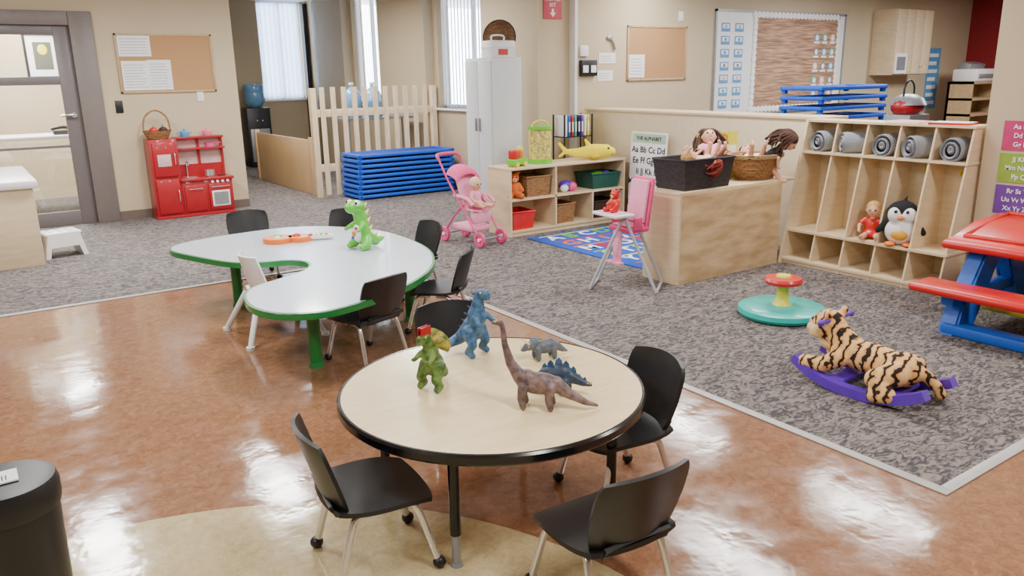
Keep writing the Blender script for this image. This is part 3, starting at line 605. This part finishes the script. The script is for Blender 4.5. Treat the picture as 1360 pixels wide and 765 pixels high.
part('rack_frame',M_black,t,*[Cy((x,y,0),(x,y,1.15),.01) for x in(-.2,.2) for y in(-.1,.1)],*[Bx(-.2,.2,-.1,.1,z,z+.01) for z in(.2,.55,.9)])
rb=[M_white,M_blue,M_red,cc[1],M_black,M_purple,M_white,M_yel]
for i in range(8):
    single('picture_book','upright picture book on the wire rack','book',rb[i],Bx(-.012,.012,-.09,.09,0,.23,.003),(Bx(-.009,.009,-.094,-.088,.05,.16),M_paper),group='books on the wire rack',loc=(5.8-.165+.046*i,7.12,.91))
M_pb=mat('chart_ink',(40,40,46),.7)
t=thing('alphabet_chart','white alphabet letter chart leaning on the partition','poster',(6.05,6.17,.52),rot=(0,3,0))
part('chart_board',M_paper,t,Bx(-.004,.004,-.27,.27,-.52,.46,.002),(Bx(-.0055,-.004,-.25,.25,.345,.44),mat('chart_green',(176,206,180),.7)))
rows=['Aa Bb Cc Dd','Ee Ff Gg Hh','Ii Jj Kk Ll','Mm Nn Oo Pp','Qq Rr Ss Tt','Uu Vv Ww Xx','Yy Zz']
parts('lettering',M_pb,t,Tx('THE ALPHABET',.055,(-.007,0,.39),(90,0,-90),bold=.02),*[Tx(r,.092,(-.006,0,.27-.115*i),(90,0,-90),bold=.015) for i,r in enumerate(rows)],smooth=False)
# ---------- rug ----------
t=thing('alphabet_rug','blue play rug with bright coloured letters','rug',(5.27,5.47,0))
RC=[M_red,M_yel,M_lime,M_orange,M_purple,M_teal]
ops=[(Bx(-.6,.66,-.62+.28*jj,-.59+.28*jj,.008,.0095),RC[(jj)%4]) for jj in range(6)]
part('pile',mat('rug_blue',(30,80,186),.95,bump=.5,scale=150),t,Bx(-.7,.74,-.86,.86,0,.009,.003),*ops)
al='ABCDEFGHIJKLMNOPQRSTUVWXYZ'
for i in range(6):
    for jj in range(5):
        k=(4-jj)*6+i
        if k<26:part('lettering',RC[(i*2+jj)%4] if (i+jj)%2 else M_paper,t,Tx(al[k],.24,(-.5+.21*i,-.45+.28*jj,.0105),(0,0,0),bold=.03),smooth=False)
# ---------- dolls ----------
rh=random.Random(11)
def doll(loc,rz,cm,hm,label,s=1,pose='sit',rot=None,long_=True,sk=None,hat=None):
    sk=sk or M_skin
    t=thing('doll',label,'doll',loc,rz,rot=rot,sc=s)
    legs=[Chain(((.01,sy*.03,.03),.024),((.1,sy*.045,.03),.019),((.17,sy*.05,.025),.014),((.185,sy*.05,.045),.013)) for sy in(1,-1)]
    arms=[Chain(((0,sy*.045,.14),.018),((.03,sy*.085,.1),.014),((.07,sy*.08,.07),.011),((.085,sy*.078,.065),.013)) for sy in(1,-1)]
    part('body',sk,t,El((0,0,.085),(.036,.045,.07)),Cy((0,0,.13),(0,0,.18),.018),El((0,0,.215),(.05,.048,.055)),El((.045,0,.21),(.012,.009,.009)),El((0,.048,.21),(.012,.007,.014)),El((0,-.048,.21),(.012,.007,.014)),*legs,*arms,remesh=.006)
    part('clothing',cm,t,El((0,0,.085),(.043,.052,.073)),Chain(((0,.045,.14),.023),((.02,.075,.115),.02)),Chain(((0,-.045,.14),.023),((.02,-.075,.115),.02)),El((.01,0,.035),(.06,.07,.035)),remesh=.008)
    h=[El((-.012,0,.232),(.053,.054,.052))]
    if long_:
        for k in range(40):
            a=rad(rh.uniform(70,290));r0=.045;x,y=r0*math.cos(a)-.01,r0*math.sin(a);L=rh.uniform(.08,.15);q=rh.uniform(1.3,2.3)
            h.append(Tb([(x*.5,y*.5,.27),(x*1.3,y*1.3,.255),(x*q,y*q,.25-L*.5),(x*q+rh.uniform(-.03,.03),y*q+rh.uniform(-.03,.03),.25-L)],lambda u:.013*(1.1-.7*u),seg=6,sm=3))
    part('hair',hm,t,*h,**({} if long_ else {'remesh':.007}))
    parts('eye',M_eye,t,El((.047,.018,.218),.006),El((.047,-.018,.218),.006));part('mouth',M_red,t,El((.048,0,.19),(.003,.01,.004)))
    if hat:part('hat',hat,t,La([(.085,0),(.08,.008),(.05,.01),(.052,.05),(.03,.07),(0,.072)],(-.01,0,.235)))
    return t
tub('storage_basket','black woven rectangular basket full of dolls',4.76,4.34,.712,.56,.34,.23,M_wickb)
doll((5.0,4.36,.87),205,M_pinkl,M_hair,'doll with messy curly brown hair and pink dress in the basket',1.2,rot=(0,-38,235))
doll((4.66,4.30,.85),-60,mat('cloth_red',(170,50,60),.9),mat('hair_auburn',(130,44,34),.9,bump=.6,scale=80),'reclining doll with auburn hair in the basket',.95,rot=(0,-75,150))
doll((4.86,4.26,.89),120,M_tan2,M_hairb,'pale doll lying across the basket',1.0,rot=(20,-70,-30),long_=False)
t=thing('wicker_basket','round wicker basket holding dolls','basket',(5.52,4.35,.712))
part('basket_body',M_wick,t,La([(0,0),(.18,0),(.26,.2),(.25,.21),(.24,.2),(.17,.015),(0,.015)],sy=.75));part('rim',mat('wicker_light',(196,160,110),.7,kind='weave'),t,La([(.245,.18),(.27,.18),(.272,.21),(.245,.21),(.245,.18)],sy=.75))
doll((5.5,4.33,.82),180,M_white,M_hair,'doll with a pale face peering out of the basket',1.1,rot=(0,-65,240),long_=False)
doll((5.56,4.31,.84),230,mat('cloth_black',(40,34,36),.9),M_hair,'doll with long loose brown hair flopping over the basket',1.25,rot=(0,50,-50))
t=thing('picture_chart','yellow picture chart card standing behind the baskets','poster',(5.26,4.545,.782),0)
part('card',M_yel,t,Bx(-.25,.25,-.005,.005,-.07,.32),(Bx(-.23,.23,-.007,-.005,.02,.2),M_paper),(El((-.1,-.008,.11),(.05,.002,.05)),M_teal),(El((.02,-.008,.11),(.05,.002,.05)),M_lime),(El((.14,-.008,.11),(.05,.002,.05)),M_orange));part('lettering',M_orange,t,Tx('READ',.1,(0,-.008,.26),bold=.02))
doll((5.87,3.46,.29),205,M_red,M_hairb,'small doll in a red top sitting in the locker',1.05,long_=False)
# penguin
t=thing('plush_penguin','plush penguin with white face and orange beak','stuffed toy',(5.83,3.2,.289),205,sc=1.12)
M_pk=mat('plush_black',(24,24,28),.9,bump=.5,scale=90);M_pw=mat('plush_white',(240,240,238),.9,bump=.5,scale=90)
part('body',M_pk,t,El((-.01,0,.1),(.085,.11,.1)),El((0,0,.22),(.08,.1,.08)),Chain(((0,.09,.15),.026),((.02,.14,.09),.02)),Chain(((0,-.09,.15),.026),((.02,-.14,.09),.02)),Chain(((0,0,.29),.015),((0,.02,.33),.006)),remesh=.008)
part('belly',M_pw,t,El((.028,0,.095),(.075,.1,.092)),El((.035,.038,.205),(.06,.052,.06)),El((.035,-.038,.205),(.06,.052,.06)),remesh=.008);part('scarf',mat('plush_gold',(238,180,60),.9),t,El((.068,0,.08),(.045,.06,.045)))
part('beak',M_orange,t,El((.1,0,.195),(.025,.022,.014)));parts('eye',M_eye,t,El((.09,.036,.235),.011),El((.09,-.036,.235),.011));parts('foot',M_orange,t,El((.085,.055,.015),(.045,.035,.015)),El((.085,-.055,.015),(.045,.035,.015)))
# ---------- stroller ----------
t=thing('doll_stroller','pink toy doll stroller with folded canopy','toy stroller',(4.07,6.55,0),-80,sc=.94)
for sy in(-1,1):
    y=sy*.15
    part('frame_tube',M_pink,t,Tb([(.26,y,.1),(.1,y*1.05,.3),(-.15,y*1.1,.62),(-.33,y,.86)],.011));part('frame_tube',M_pink,t,Tb([(-.27,y,.1),(-.1,y,.3),(.05,y,.42)],.011))
    part('side_arm',M_pinkl,t,Tb([(-.1,y,.5),(.1,y,.48),(.18,y,.42)],.02))
part('handle',M_pink,t,Tb([(-.33,-.15,.86),(-.37,-.12,.9),(-.37,.12,.9),(-.33,.15,.86)],.018))
for sx,ww in((.27,.035),(-.28,.035)):
    for sy in(-1,1):
        l=part('wheel',M_pink,t,La([(.045,-.015),(.075,-.015),(.08,0),(.075,.015),(.045,.015),(.045,-.015)],(sx,sy*.15,.08),rot=(90,0,0)),*[Cy((sx,sy*.15,.08),(sx+.06*math.cos(a),sy*.15,.08+.06*math.sin(a)),.006,seg=6) for a in[k*1.2566 for k in range(5)]]);part('hub',M_white,l,Cy((sx,sy*.15-.02,.08),(sx,sy*.15+.02,.08),.018))
parts('axle',M_grey,t,Cy((.27,-.15,.08),(.27,.15,.08),.008),Cy((-.28,-.15,.08),(-.28,.15,.08),.008))
part('seat_fabric',M_pinkl,t,Sh(lambda u,v:(.17-.3*(u+1)/2,.135*v,.34+.03*v*v+.36*max(0,u+.1)),12,8,.015),Bx(.1,.17,-.12,.12,.22,.34,.02))
part('canopy',mat('canopy_pink',(236,96,150),.8,bump=.3,scale=50),t,Sh(lambda u,v:(-.2+.16*math.sin((u+1)*.9),.165*math.sin(v*1.4),.62+.13*math.cos(v*1.3)*1+.05*math.cos((u+1)*1.2)),10,12,.01))
part('under_basket',M_pinkl,t,Bx(-.2,.15,-.13,.13,.13,.2,.03))
doll((4.09,6.5,.35),-80,M_pinkl,M_tan2,'baby doll in pink sitting in the stroller',1.05,long_=False)
# ---------- doll high chair ----------
M_lgrey=mat('light_grey_tube',(184,186,192),.35,.15)
t=thing('doll_high_chair','pink and white toy high chair with grey folding legs','toy high chair',(4.09,4.35,0),128)
for sy in(-1,1):
    part('leg',M_lgrey,t,Tb([(.26,sy*.17,.012),(.05,sy*.14,.5),(.0,sy*.13,.55)],.012));part('leg',M_lgrey,t,Tb([(-.24,sy*.17,.012),(-.02,sy*.145,.5),(.0,sy*.135,.55)],.012))
parts('cross_bar',M_lgrey,t,Cy((.26,-.17,.012),(.26,.17,.012),.011),Cy((-.24,-.17,.012),(-.24,.17,.012),.011),Cy((.14,-.155,.3),(.14,.155,.3),.008))
q=dict(rot=(0,0,48))
part('seat',M_pink,t,Bx(-.1,.1,-.125,.125,.44,.48,.015),Bx(-.13,-.1,-.12,.12,.46,.84,.03,rot=(0,-8,0)),Bx(-.02,.06,-.14,-.12,.46,.56,.01),Bx(-.02,.06,.12,.14,.46,.56,.01),**q)
part('seat_cushion',M_pinkl,t,Bx(-.1,-.07,-.1,.1,.5,.82,.02,rot=(0,-8,0)),Bx(-.07,.08,-.1,.1,.48,.495,.01),**q);part('tray',M_white,t,Bx(.06,.24,-.15,.15,.57,.595,.012),(Bx(.08,.22,-.12,.12,.592,.6,.003),M_pinkl),**q);part('footrest',M_pinkl,t,Bx(.1,.15,-.08,.08,.2,.22,.005),Bx(.1,.11,-.05,.05,.2,.45,.003),**q)
teddy((3.96,4.36,.6),180,M_red,M_yel,'small red and yellow plush toy on the high chair tray',.62)
# ---------- sit and spin ----------
t=thing('spinning_toy','teal disc spinning toy with yellow post and red wheel','ride-on toy',(4.39,3.17,0))
part('base_disc',M_teal,t,La([(0,.0),(.22,0),(.27,.01),(.285,.03),(.28,.06),(.25,.072),(.1,.078),(0,.078)],seg=48));part('post',M_yel,t,La([(.07,.072),(.05,.095),(.038,.13),(.036,.2),(.047,.22)]));part('hand_wheel',M_red,t,La([(0,.21),(.09,.215),(.118,.225),(.125,.245),(.115,.262),(.06,.268),(0,.268)],seg=40),(La([(0,.266),(.05,.268),(.045,.28),(0,.28)]),M_yel))
# ---------- tiger rocker ----------
t=thing('tiger_rocker','plush tiger rocking toy on purple plastic rockers','rocking toy',(3.67,2.09,0),92,sc=1.0)
for sy in(-1,1):
    part('rocker',M_purple,t,Sh(lambda u,v,sy=sy:(.35*u,sy*(.16-.025*u*u)+.028*v,.026+.085*abs(u)**2.4),24,2,.048))
parts('cross_bar',M_purple,t,Bx(-.2,-.1,-.14,.14,.035,.065,.012),Bx(.06,.16,-.14,.14,.035,.065,.012))
M_tig=mat('tiger_fur',(214,146,74),.9,kind='stripe',scale=60,col2=(232,190,128));M_cream=mat('tiger_cream',(234,202,146),.9,bump=.6,scale=90)
part('body',M_tig,t,El((-.0,0,.165),(.21,.088,.08)),El((-.16,0,.155),(.1,.095,.088)),El((.13,0,.175),(.1,.09,.088)),Chain(((.15,0,.205),.075),((.22,0,.265),.07)),El((.25,0,.29),(.085,.092,.08)),El((.215,.074,.36),(.02,.025,.027)),El((.215,-.074,.36),(.02,.025,.027)),
 Chain(((.13,.08,.15),.048),((.2,.125,.105),.042),((.29,.135,.1),.04)),Chain(((.13,-.08,.15),.048),((.2,-.125,.105),.042),((.29,-.135,.1),.04)),
 Chain(((-.17,.08,.15),.066),((-.1,.14,.12),.052),((-.18,.16,.06),.042),((-.12,.17,.052),.042)),Chain(((-.17,-.08,.15),.066),((-.1,-.14,.12),.052),((-.18,-.16,.06),.042),((-.12,-.17,.052),.042)),
 Chain(((-.22,0,.165),.036),((-.27,-.03,.14),.03),((-.31,-.06,.09),.027),((-.32,-.08,.05),.028)),remesh=.009)
part('muzzle',M_cream,t,El((.32,.028,.262),(.038,.038,.032)),El((.32,-.028,.262),(.038,.038,.032)),El((.31,0,.234),(.036,.034,.027)),El((.275,.074,.262),(.042,.028,.04)),El((.275,-.074,.262),(.042,.028,.04)),El((.215,0,.195),(.075,.062,.045)),remesh=.007)
part('nose',M_pinkl,t,El((.354,0,.284),(.012,.016,.011)));parts('eye',M_eye,t,El((.32,.036,.312),.012),El((.32,-.036,.312),.012))
part('handle',M_purple,t,Cy((.215,-.14,.33),(.215,.14,.33),.012),El((.215,-.14,.33),.018),El((.215,.14,.33),.018));parts('ear_lining',M_purple,t,El((.229,.074,.362),(.01,.017,.019)),El((.229,-.074,.362),(.01,.017,.019)))
# ---------- picnic table ----------
t=thing('picnic_table','red and blue plastic toddler picnic table','table',(5.3,2.1,0))
part('table_top',M_red,t,Bx(4.99,5.74,1.5,2.48,.495,.55,.028,seg=5),Pr([(5.02,.54),(5.06,.565),(5.38,.63),(5.66,.65),(5.72,.63),(5.73,.54)],1.52,2.46,'y',bev=.018),Tb([(5.09,1.6,.578),(5.64,1.6,.655),(5.64,2.38,.655),(5.09,2.38,.578)],.014,True,sm=0),w=True)
part('bench',M_red,t,Bx(4.71,4.96,1.62,2.51,.26,.315,.027,seg=5),w=True);part('bench',M_red,t,Bx(5.74,5.97,1.6,2.5,.26,.315,.027,seg=5),w=True)
for y in(1.75,2.3):
    part('leg',M_blue,t,Pr([(5.12,.5),(5.34,.5),(5.14,.18),(5.06,0),(4.83,0),(4.88,.14)],y-.055,y+.055,'y',bev=.014),Pr([(5.6,.5),(5.38,.5),(5.6,.18),(5.68,0),(5.9,0),(5.84,.14)],y-.055,y+.055,'y',bev=.014),Bx(4.8,5.95,y-.04,y+.04,.19,.262,.014),w=True)
part('cross_brace',M_yel,t,Bx(5.2,5.5,1.76,2.28,.1,.14,.01),w=True)
part('foot_bar',M_blue,t,Bx(4.83,4.97,1.75,2.34,0,.07,.02),w=True)
def lp(z,y,rows,c):
    t=thing('letter_poster','bright letter poster on the wall','poster',(5.998,y,z),group='letter posters')
    part('sheet',c,t,Bx(-.003,.004,-.15,.15,-.1,.1));parts('lettering',M_paper,t,*[Tx(r,.045,(-.006,0,.06-.06*k),(90,0,-90),bold=.02) for k,r in enumerate(rows)],smooth=False)
lp(1.13,2.49,['Aa Bb Cc','Dd Ee Ff','Gg Hh Ii'],mat('poster_magenta',(190,50,110),.7));lp(.91,2.49,['Jj Kk Ll','Mm Nn Oo','Pp Qq'],mat('poster_green',(140,170,60),.7));lp(.69,2.49,['Rr Ss Tt','Uu Vv Ww','Xx Yy Zz'],mat('poster_violet',(110,60,150),.7))
t=thing('toy_grill','red and grey toy grill with wire handle','toy',(8.6,4.8,0))
part('stand',M_grey,t,Bx(-.2,.2,-.15,.15,0,1.1,.01));part('grill_body',M_redk,t,El((0,0,1.18),(.2,.16,.12)));part('lid',M_grey,t,La([(.19,1.2),(.15,1.27),(.08,1.31),(0,1.32)]));part('handle',M_black,t,Tb([(-.1,0,1.27),(-.09,0,1.4),(0,0,1.46),(.09,0,1.4),(.1,0,1.27)],.01))
# ---------- bin ----------
t=thing('trash_bin','slim black plastic step bin with lid','trash bin',(-.03,2.16,0))
part('bin_body',M_black,t,La([(0,0),(.095,0),(.1,.02),(.11,.58),(.11,.6),(0,.6)],seg=40));part('lid',M_black,t,La([(.114,.585),(.117,.6),(.117,.64),(.11,.66),(.085,.665),(0,.66)],seg=40));part('pedal',M_black,t,Bx(-.04,.04,-.15,-.09,.0,.03,.01))
part('sticker',M_paper,t,Bx(-.05,.03,-.03,.04,.664,.668),*[(Bx(-.045+.008*k,-.042+.008*k,-.02,.01,.668,.6685),M_black) for k in range(7)])
# ---------- toys on kidney table ----------
M_tg=mat('toy_lime_green',(90,190,50),.35,coat=.3)
t=thing('toy_dinosaur','bright green electronic toy dinosaur with white belly','toy dinosaur',(2.27,5.13,.4225),195,sc=.98)
part('body',M_tg,t,El((0,0,.12),(.06,.065,.09)),Chain(((0,0,.18),.05),((.02,0,.27),.045)),El((.05,0,.31),(.085,.055,.05)),Chain(((-.03,0,.08),.055),((-.12,0,.04),.035),((-.19,0,.05),.015)),*[Chain(((0,sy*.05,.07),.04),((.02,sy*.07,.04),.036),((.06,sy*.07,.026),.025)) for sy in(1,-1)],*[Chain(((.03,sy*.05,.18),.02),((.09,sy*.07,.15),.015)) for sy in(1,-1)],remesh=.009)
part('belly',M_white,t,El((.03,0,.12),(.045,.045,.07)));parts('button',M_orange,t,El((.075,0,.12),(.01,.02,.02)),(El((.07,.02,.16),(.01,.012,.012)),M_red),(El((.07,-.02,.09),(.01,.012,.012)),M_blue))
for sy in(1,-1):part('eye',M_white,t,El((.06,sy*.04,.34),.022),(El((.075,sy*.048,.343),.01),M_eye))
parts('spike',M_yel,t,*[Cy((x,0,z),(x-.03,0,z+.03),.014,.002) for x,z in((-.03,.3),(-.045,.25),(-.055,.19),(-.07,.13),(-.12,.08))])
t=thing('toy_guitar','orange toy guitar with coloured keys','toy instrument',(1.97,5.72,.4225),-20,sc=1.05)
part('guitar_body',M_orange,t,La([(0,0),(.1,0),(.105,.02),(.1,.035),(0,.035)],(-.1,0,0)),La([(0,0),(.08,0),(.085,.02),(.08,.035),(0,.035)],(.05,0,0)));part('neck',M_white,t,Bx(.1,.28,-.03,.03,.005,.035,.008))
parts('key',M_blue,t,*[(Bx(.12+.035*k,.14+.035*k,-.025,.025,.034,.045,.003),RC[k%6]) for k in range(4)],(El((-.1,.03,.035),(.03,.03,.015)),M_lime),(El((-.1,-.04,.035),(.025,.025,.015)),M_white),(El((.03,0,.035),(.03,.03,.02)),M_red))
# ---------- dinosaurs on round table ----------
ZT=.471
M_d1=mat('dino_brown',(92,74,78),.5,var=.25,scale=40,bump=.5,col2=(120,98,92));M_d2=mat('dino_blue',(42,84,128),.5,var=.25,scale=50,bump=.5,col2=(66,106,144))
M_d3=mat('dino_green',(56,100,40),.5,var=.3,scale=50,bump=.5,col2=(100,126,56));M_d4=mat('dino_grey',(88,96,108),.5,var=.25,scale=60,bump=.5);M_d5=mat('dino_navy',(40,56,78),.5,var=.3,scale=60,bump=.5)
def eyes(t,x,y,z,r=.004):parts('eye',M_yel,t,El((x,y,z),r,seg=8),El((x,-y,z),r,seg=8))
t=thing('dinosaur_figurine','brown long-necked toy dinosaur standing','toy dinosaur',(1.535,2.065,ZT),135,sc=.96)
part('body',M_d1,t,El((-.0,0,.095),(.078,.038,.042)),El((.045,0,.105),(.042,.034,.042)),Chain(((.07,0,.115),.027),((.105,0,.17),.018),((.124,0,.24),.012),((.13,0,.3),.010),((.138,0,.32),.011)),El((.152,0,.318),(.021,.011,.009)),Chain(((-.06,0,.095),.03),((-.11,-.0,.06),.02),((-.17,.0,.03),.012),((-.21,-.02,.012),.006)),*[Chain(((x,s*.024,.085),.021),((x+.008,s*.03,.045),.014),((x,s*.03,.012),.013)) for x in(.055,-.045) for s in(1,-1)],remesh=.0045,sm=2)
eyes(t,.155,.010,.325,.003)
t=thing('dinosaur_figurine','blue upright toy dinosaur','toy dinosaur',(1.65,2.66,ZT),-70,sc=1.05)
part('body',M_d2,t,El((-.01,0,.11),(.045,.042,.052)),El((.01,0,.16),(.038,.038,.047)),Chain(((.015,0,.19),.029),((.02,0,.235),.022)),El((.04,0,.255),(.036,.02,.021)),El((.05,0,.243),(.028,.016,.01)),Chain(((-.03,0,.1),.036),((-.08,.0,.055),.025),((-.10,-.05,.04),.017),((-.10,-.08,.05),.007)),*[Chain(((-.005,s*.034,.1),.03),((.02,s*.042,.055),.018),((-.005,s*.044,.022),.014),((.02,s*.046,.012),.013)) for s in(1,-1)],*[Chain(((.03,s*.034,.165),.013),((.055,s*.044,.14),.009),((.07,s*.04,.145),.008)) for s in(1,-1)],remesh=.0045,sm=2)
eyes(t,.045,.018,.265);parts('spine_ridge',M_d5,t,*[Cy((x,0,z),(x-.018,0,z+.008),.006,.001,6) for x,z in((-.0,.25),(-.008,.22),(-.02,.19),(-.038,.16),(-.05,.13),(-.065,.1))])
t=thing('dinosaur_figurine','green toy dinosaur with red crest and open frill','toy dinosaur',(1.32,2.44,ZT),200,sc=1.08)
part('body',M_d3,t,El((-.01,0,.09),(.038,.036,.044)),El((.005,0,.13),(.032,.032,.037)),Chain(((.01,0,.15),.022),((.015,0,.18),.018)),El((.035,0,.195),(.032,.016,.017)),El((.045,0,.184),(.024,.013,.008)),Chain(((-.02,0,.08),.03),((-.07,-.01,.04),.02),((-.11,-.04,.02),.011),((-.13,-.06,.015),.005)),*[Chain(((-.005,s*.028,.085),.026),((.02,s*.034,.045),.017),((-.0,s*.036,.02),.013),((.02,s*.038,.012),.013)) for s in(1,-1)],*[Chain(((.02,s*.026,.135),.011),((.045,s*.036,.115),.008),((.06,s*.03,.12),.007)) for s in(1,-1)],remesh=.0042,sm=2)
part('neck_frill',mat('dino_frill',(90,134,56),.5,var=.5,scale=50,col2=(170,150,60)),t,Sh(lambda u,v:(.005-.012*(u+1),(.02+.026*(u+1))*math.sin(v*2.2),.168+(.012+.018*(u+1))*math.cos(v*2.2)),4,16,.003))
parts('crest',M_redk,t,Bx(.005,.055,-.009,-.004,.2,.235,.002),Bx(.005,.055,.004,.009,.2,.235,.002));eyes(t,.04,.014,.202,.0035)
t=thing('dinosaur_figurine','grey three-horned toy dinosaur','toy dinosaur',(1.85,2.45,ZT),165,sc=1.0)
part('body',M_d4,t,El((0,0,.052),(.055,.028,.03)),El((-.02,0,.056),(.035,.028,.03)),El((.065,0,.06),(.03,.018,.018)),El((.09,0,.05),(.015,.01,.01)),El((.048,0,.075),(.012,.034,.03),rot=(0,-30,0)),Chain(((-.05,0,.05),.02),((-.08,0,.03),.012),((-.1,0,.02),.005)),*[Chain(((x,s*.018,.045),.013),((x,s*.024,.010),.011)) for x in(.035,-.035) for s in(1,-1)],remesh=.004,sm=2)
parts('horn',M_tan2,t,Cy((.07,.01,.072),(.1,.012,.095),.005,.001,8),Cy((.07,-.01,.072),(.1,-.012,.095),.005,.001,8),Cy((.097,0,.056),(.105,0,.07),.004,.001,8));eyes(t,.075,.016,.064,.003)
t=thing('dinosaur_figurine','dark blue plated toy dinosaur with spiked tail','toy dinosaur',(1.665,2.14,ZT),128,sc=1.2)
part('body',M_d5,t,El((0,0,.055),(.055,.027,.032)),El((-.02,0,.062),(.035,.026,.032)),Chain(((.045,0,.045),.016),((.07,0,.034),.012)),El((.082,0,.032),(.016,.010,.009)),Chain(((-.05,0,.055),.02),((-.085,0,.04),.012),((-.11,0,.035),.006)),*[Chain(((x,s*.018,.045),.013),((x,s*.024,.011),.011)) for x in(.035,-.035) for s in(1,-1)],remesh=.004,sm=2)
parts('back_plate',M_d2,t,*[Pr([(x-s,z),(x+s,z),(x+s*.7,z+s*1.3),(x,z+s*2.1),(x-s*.7,z+s*1.3)],yy-.0015,yy+.0015,'y') for x,z,s,yy in((.05,.052,.007,.003),(.034,.07,.01,-.003),(.014,.08,.012,.003),(-.01,.086,.013,-.003),(-.034,.082,.012,.003),(-.055,.068,.01,-.003),(-.074,.052,.008,.003),(-.09,.045,.006,-.003))],smooth=False)
parts('tail_spike',M_tan2,t,*[Cy((-.1-.008*i,s*.003,.038),(-.105-.01*i,s*.022,.055),.003,.0005,6) for i in range(2) for s in(1,-1)])
# ---------- world ----------
w=bpy.data.worlds.new('world');bpy.context.scene.world=w;w.use_nodes=True;bg=w.node_tree.nodes['Background'];bg.inputs[0].default_value=(.8,.89,1,1);bg.inputs[1].default_value=16
# ---------- camera ----------
cam=bpy.data.cameras.new('camera');co=bpy.data.objects.new('camera',cam);COL.objects.link(co);bpy.context.scene.camera=co
Rv=Vector((0.81973741,-0.57247722,-0.01733244));Uv=Vector((0.16294615,0.20409923,0.96529377));Fv=Vector((0.54907116,0.79411166,-0.26059073))
Mx=Matrix((Rv,Uv,-Fv)).transposed().to_4x4();Mx.translation=(0,0,1.6);co.matrix_world=Mx
cam.sensor_width=36;cam.lens=36*1053.5/1360;cam.clip_start=.05
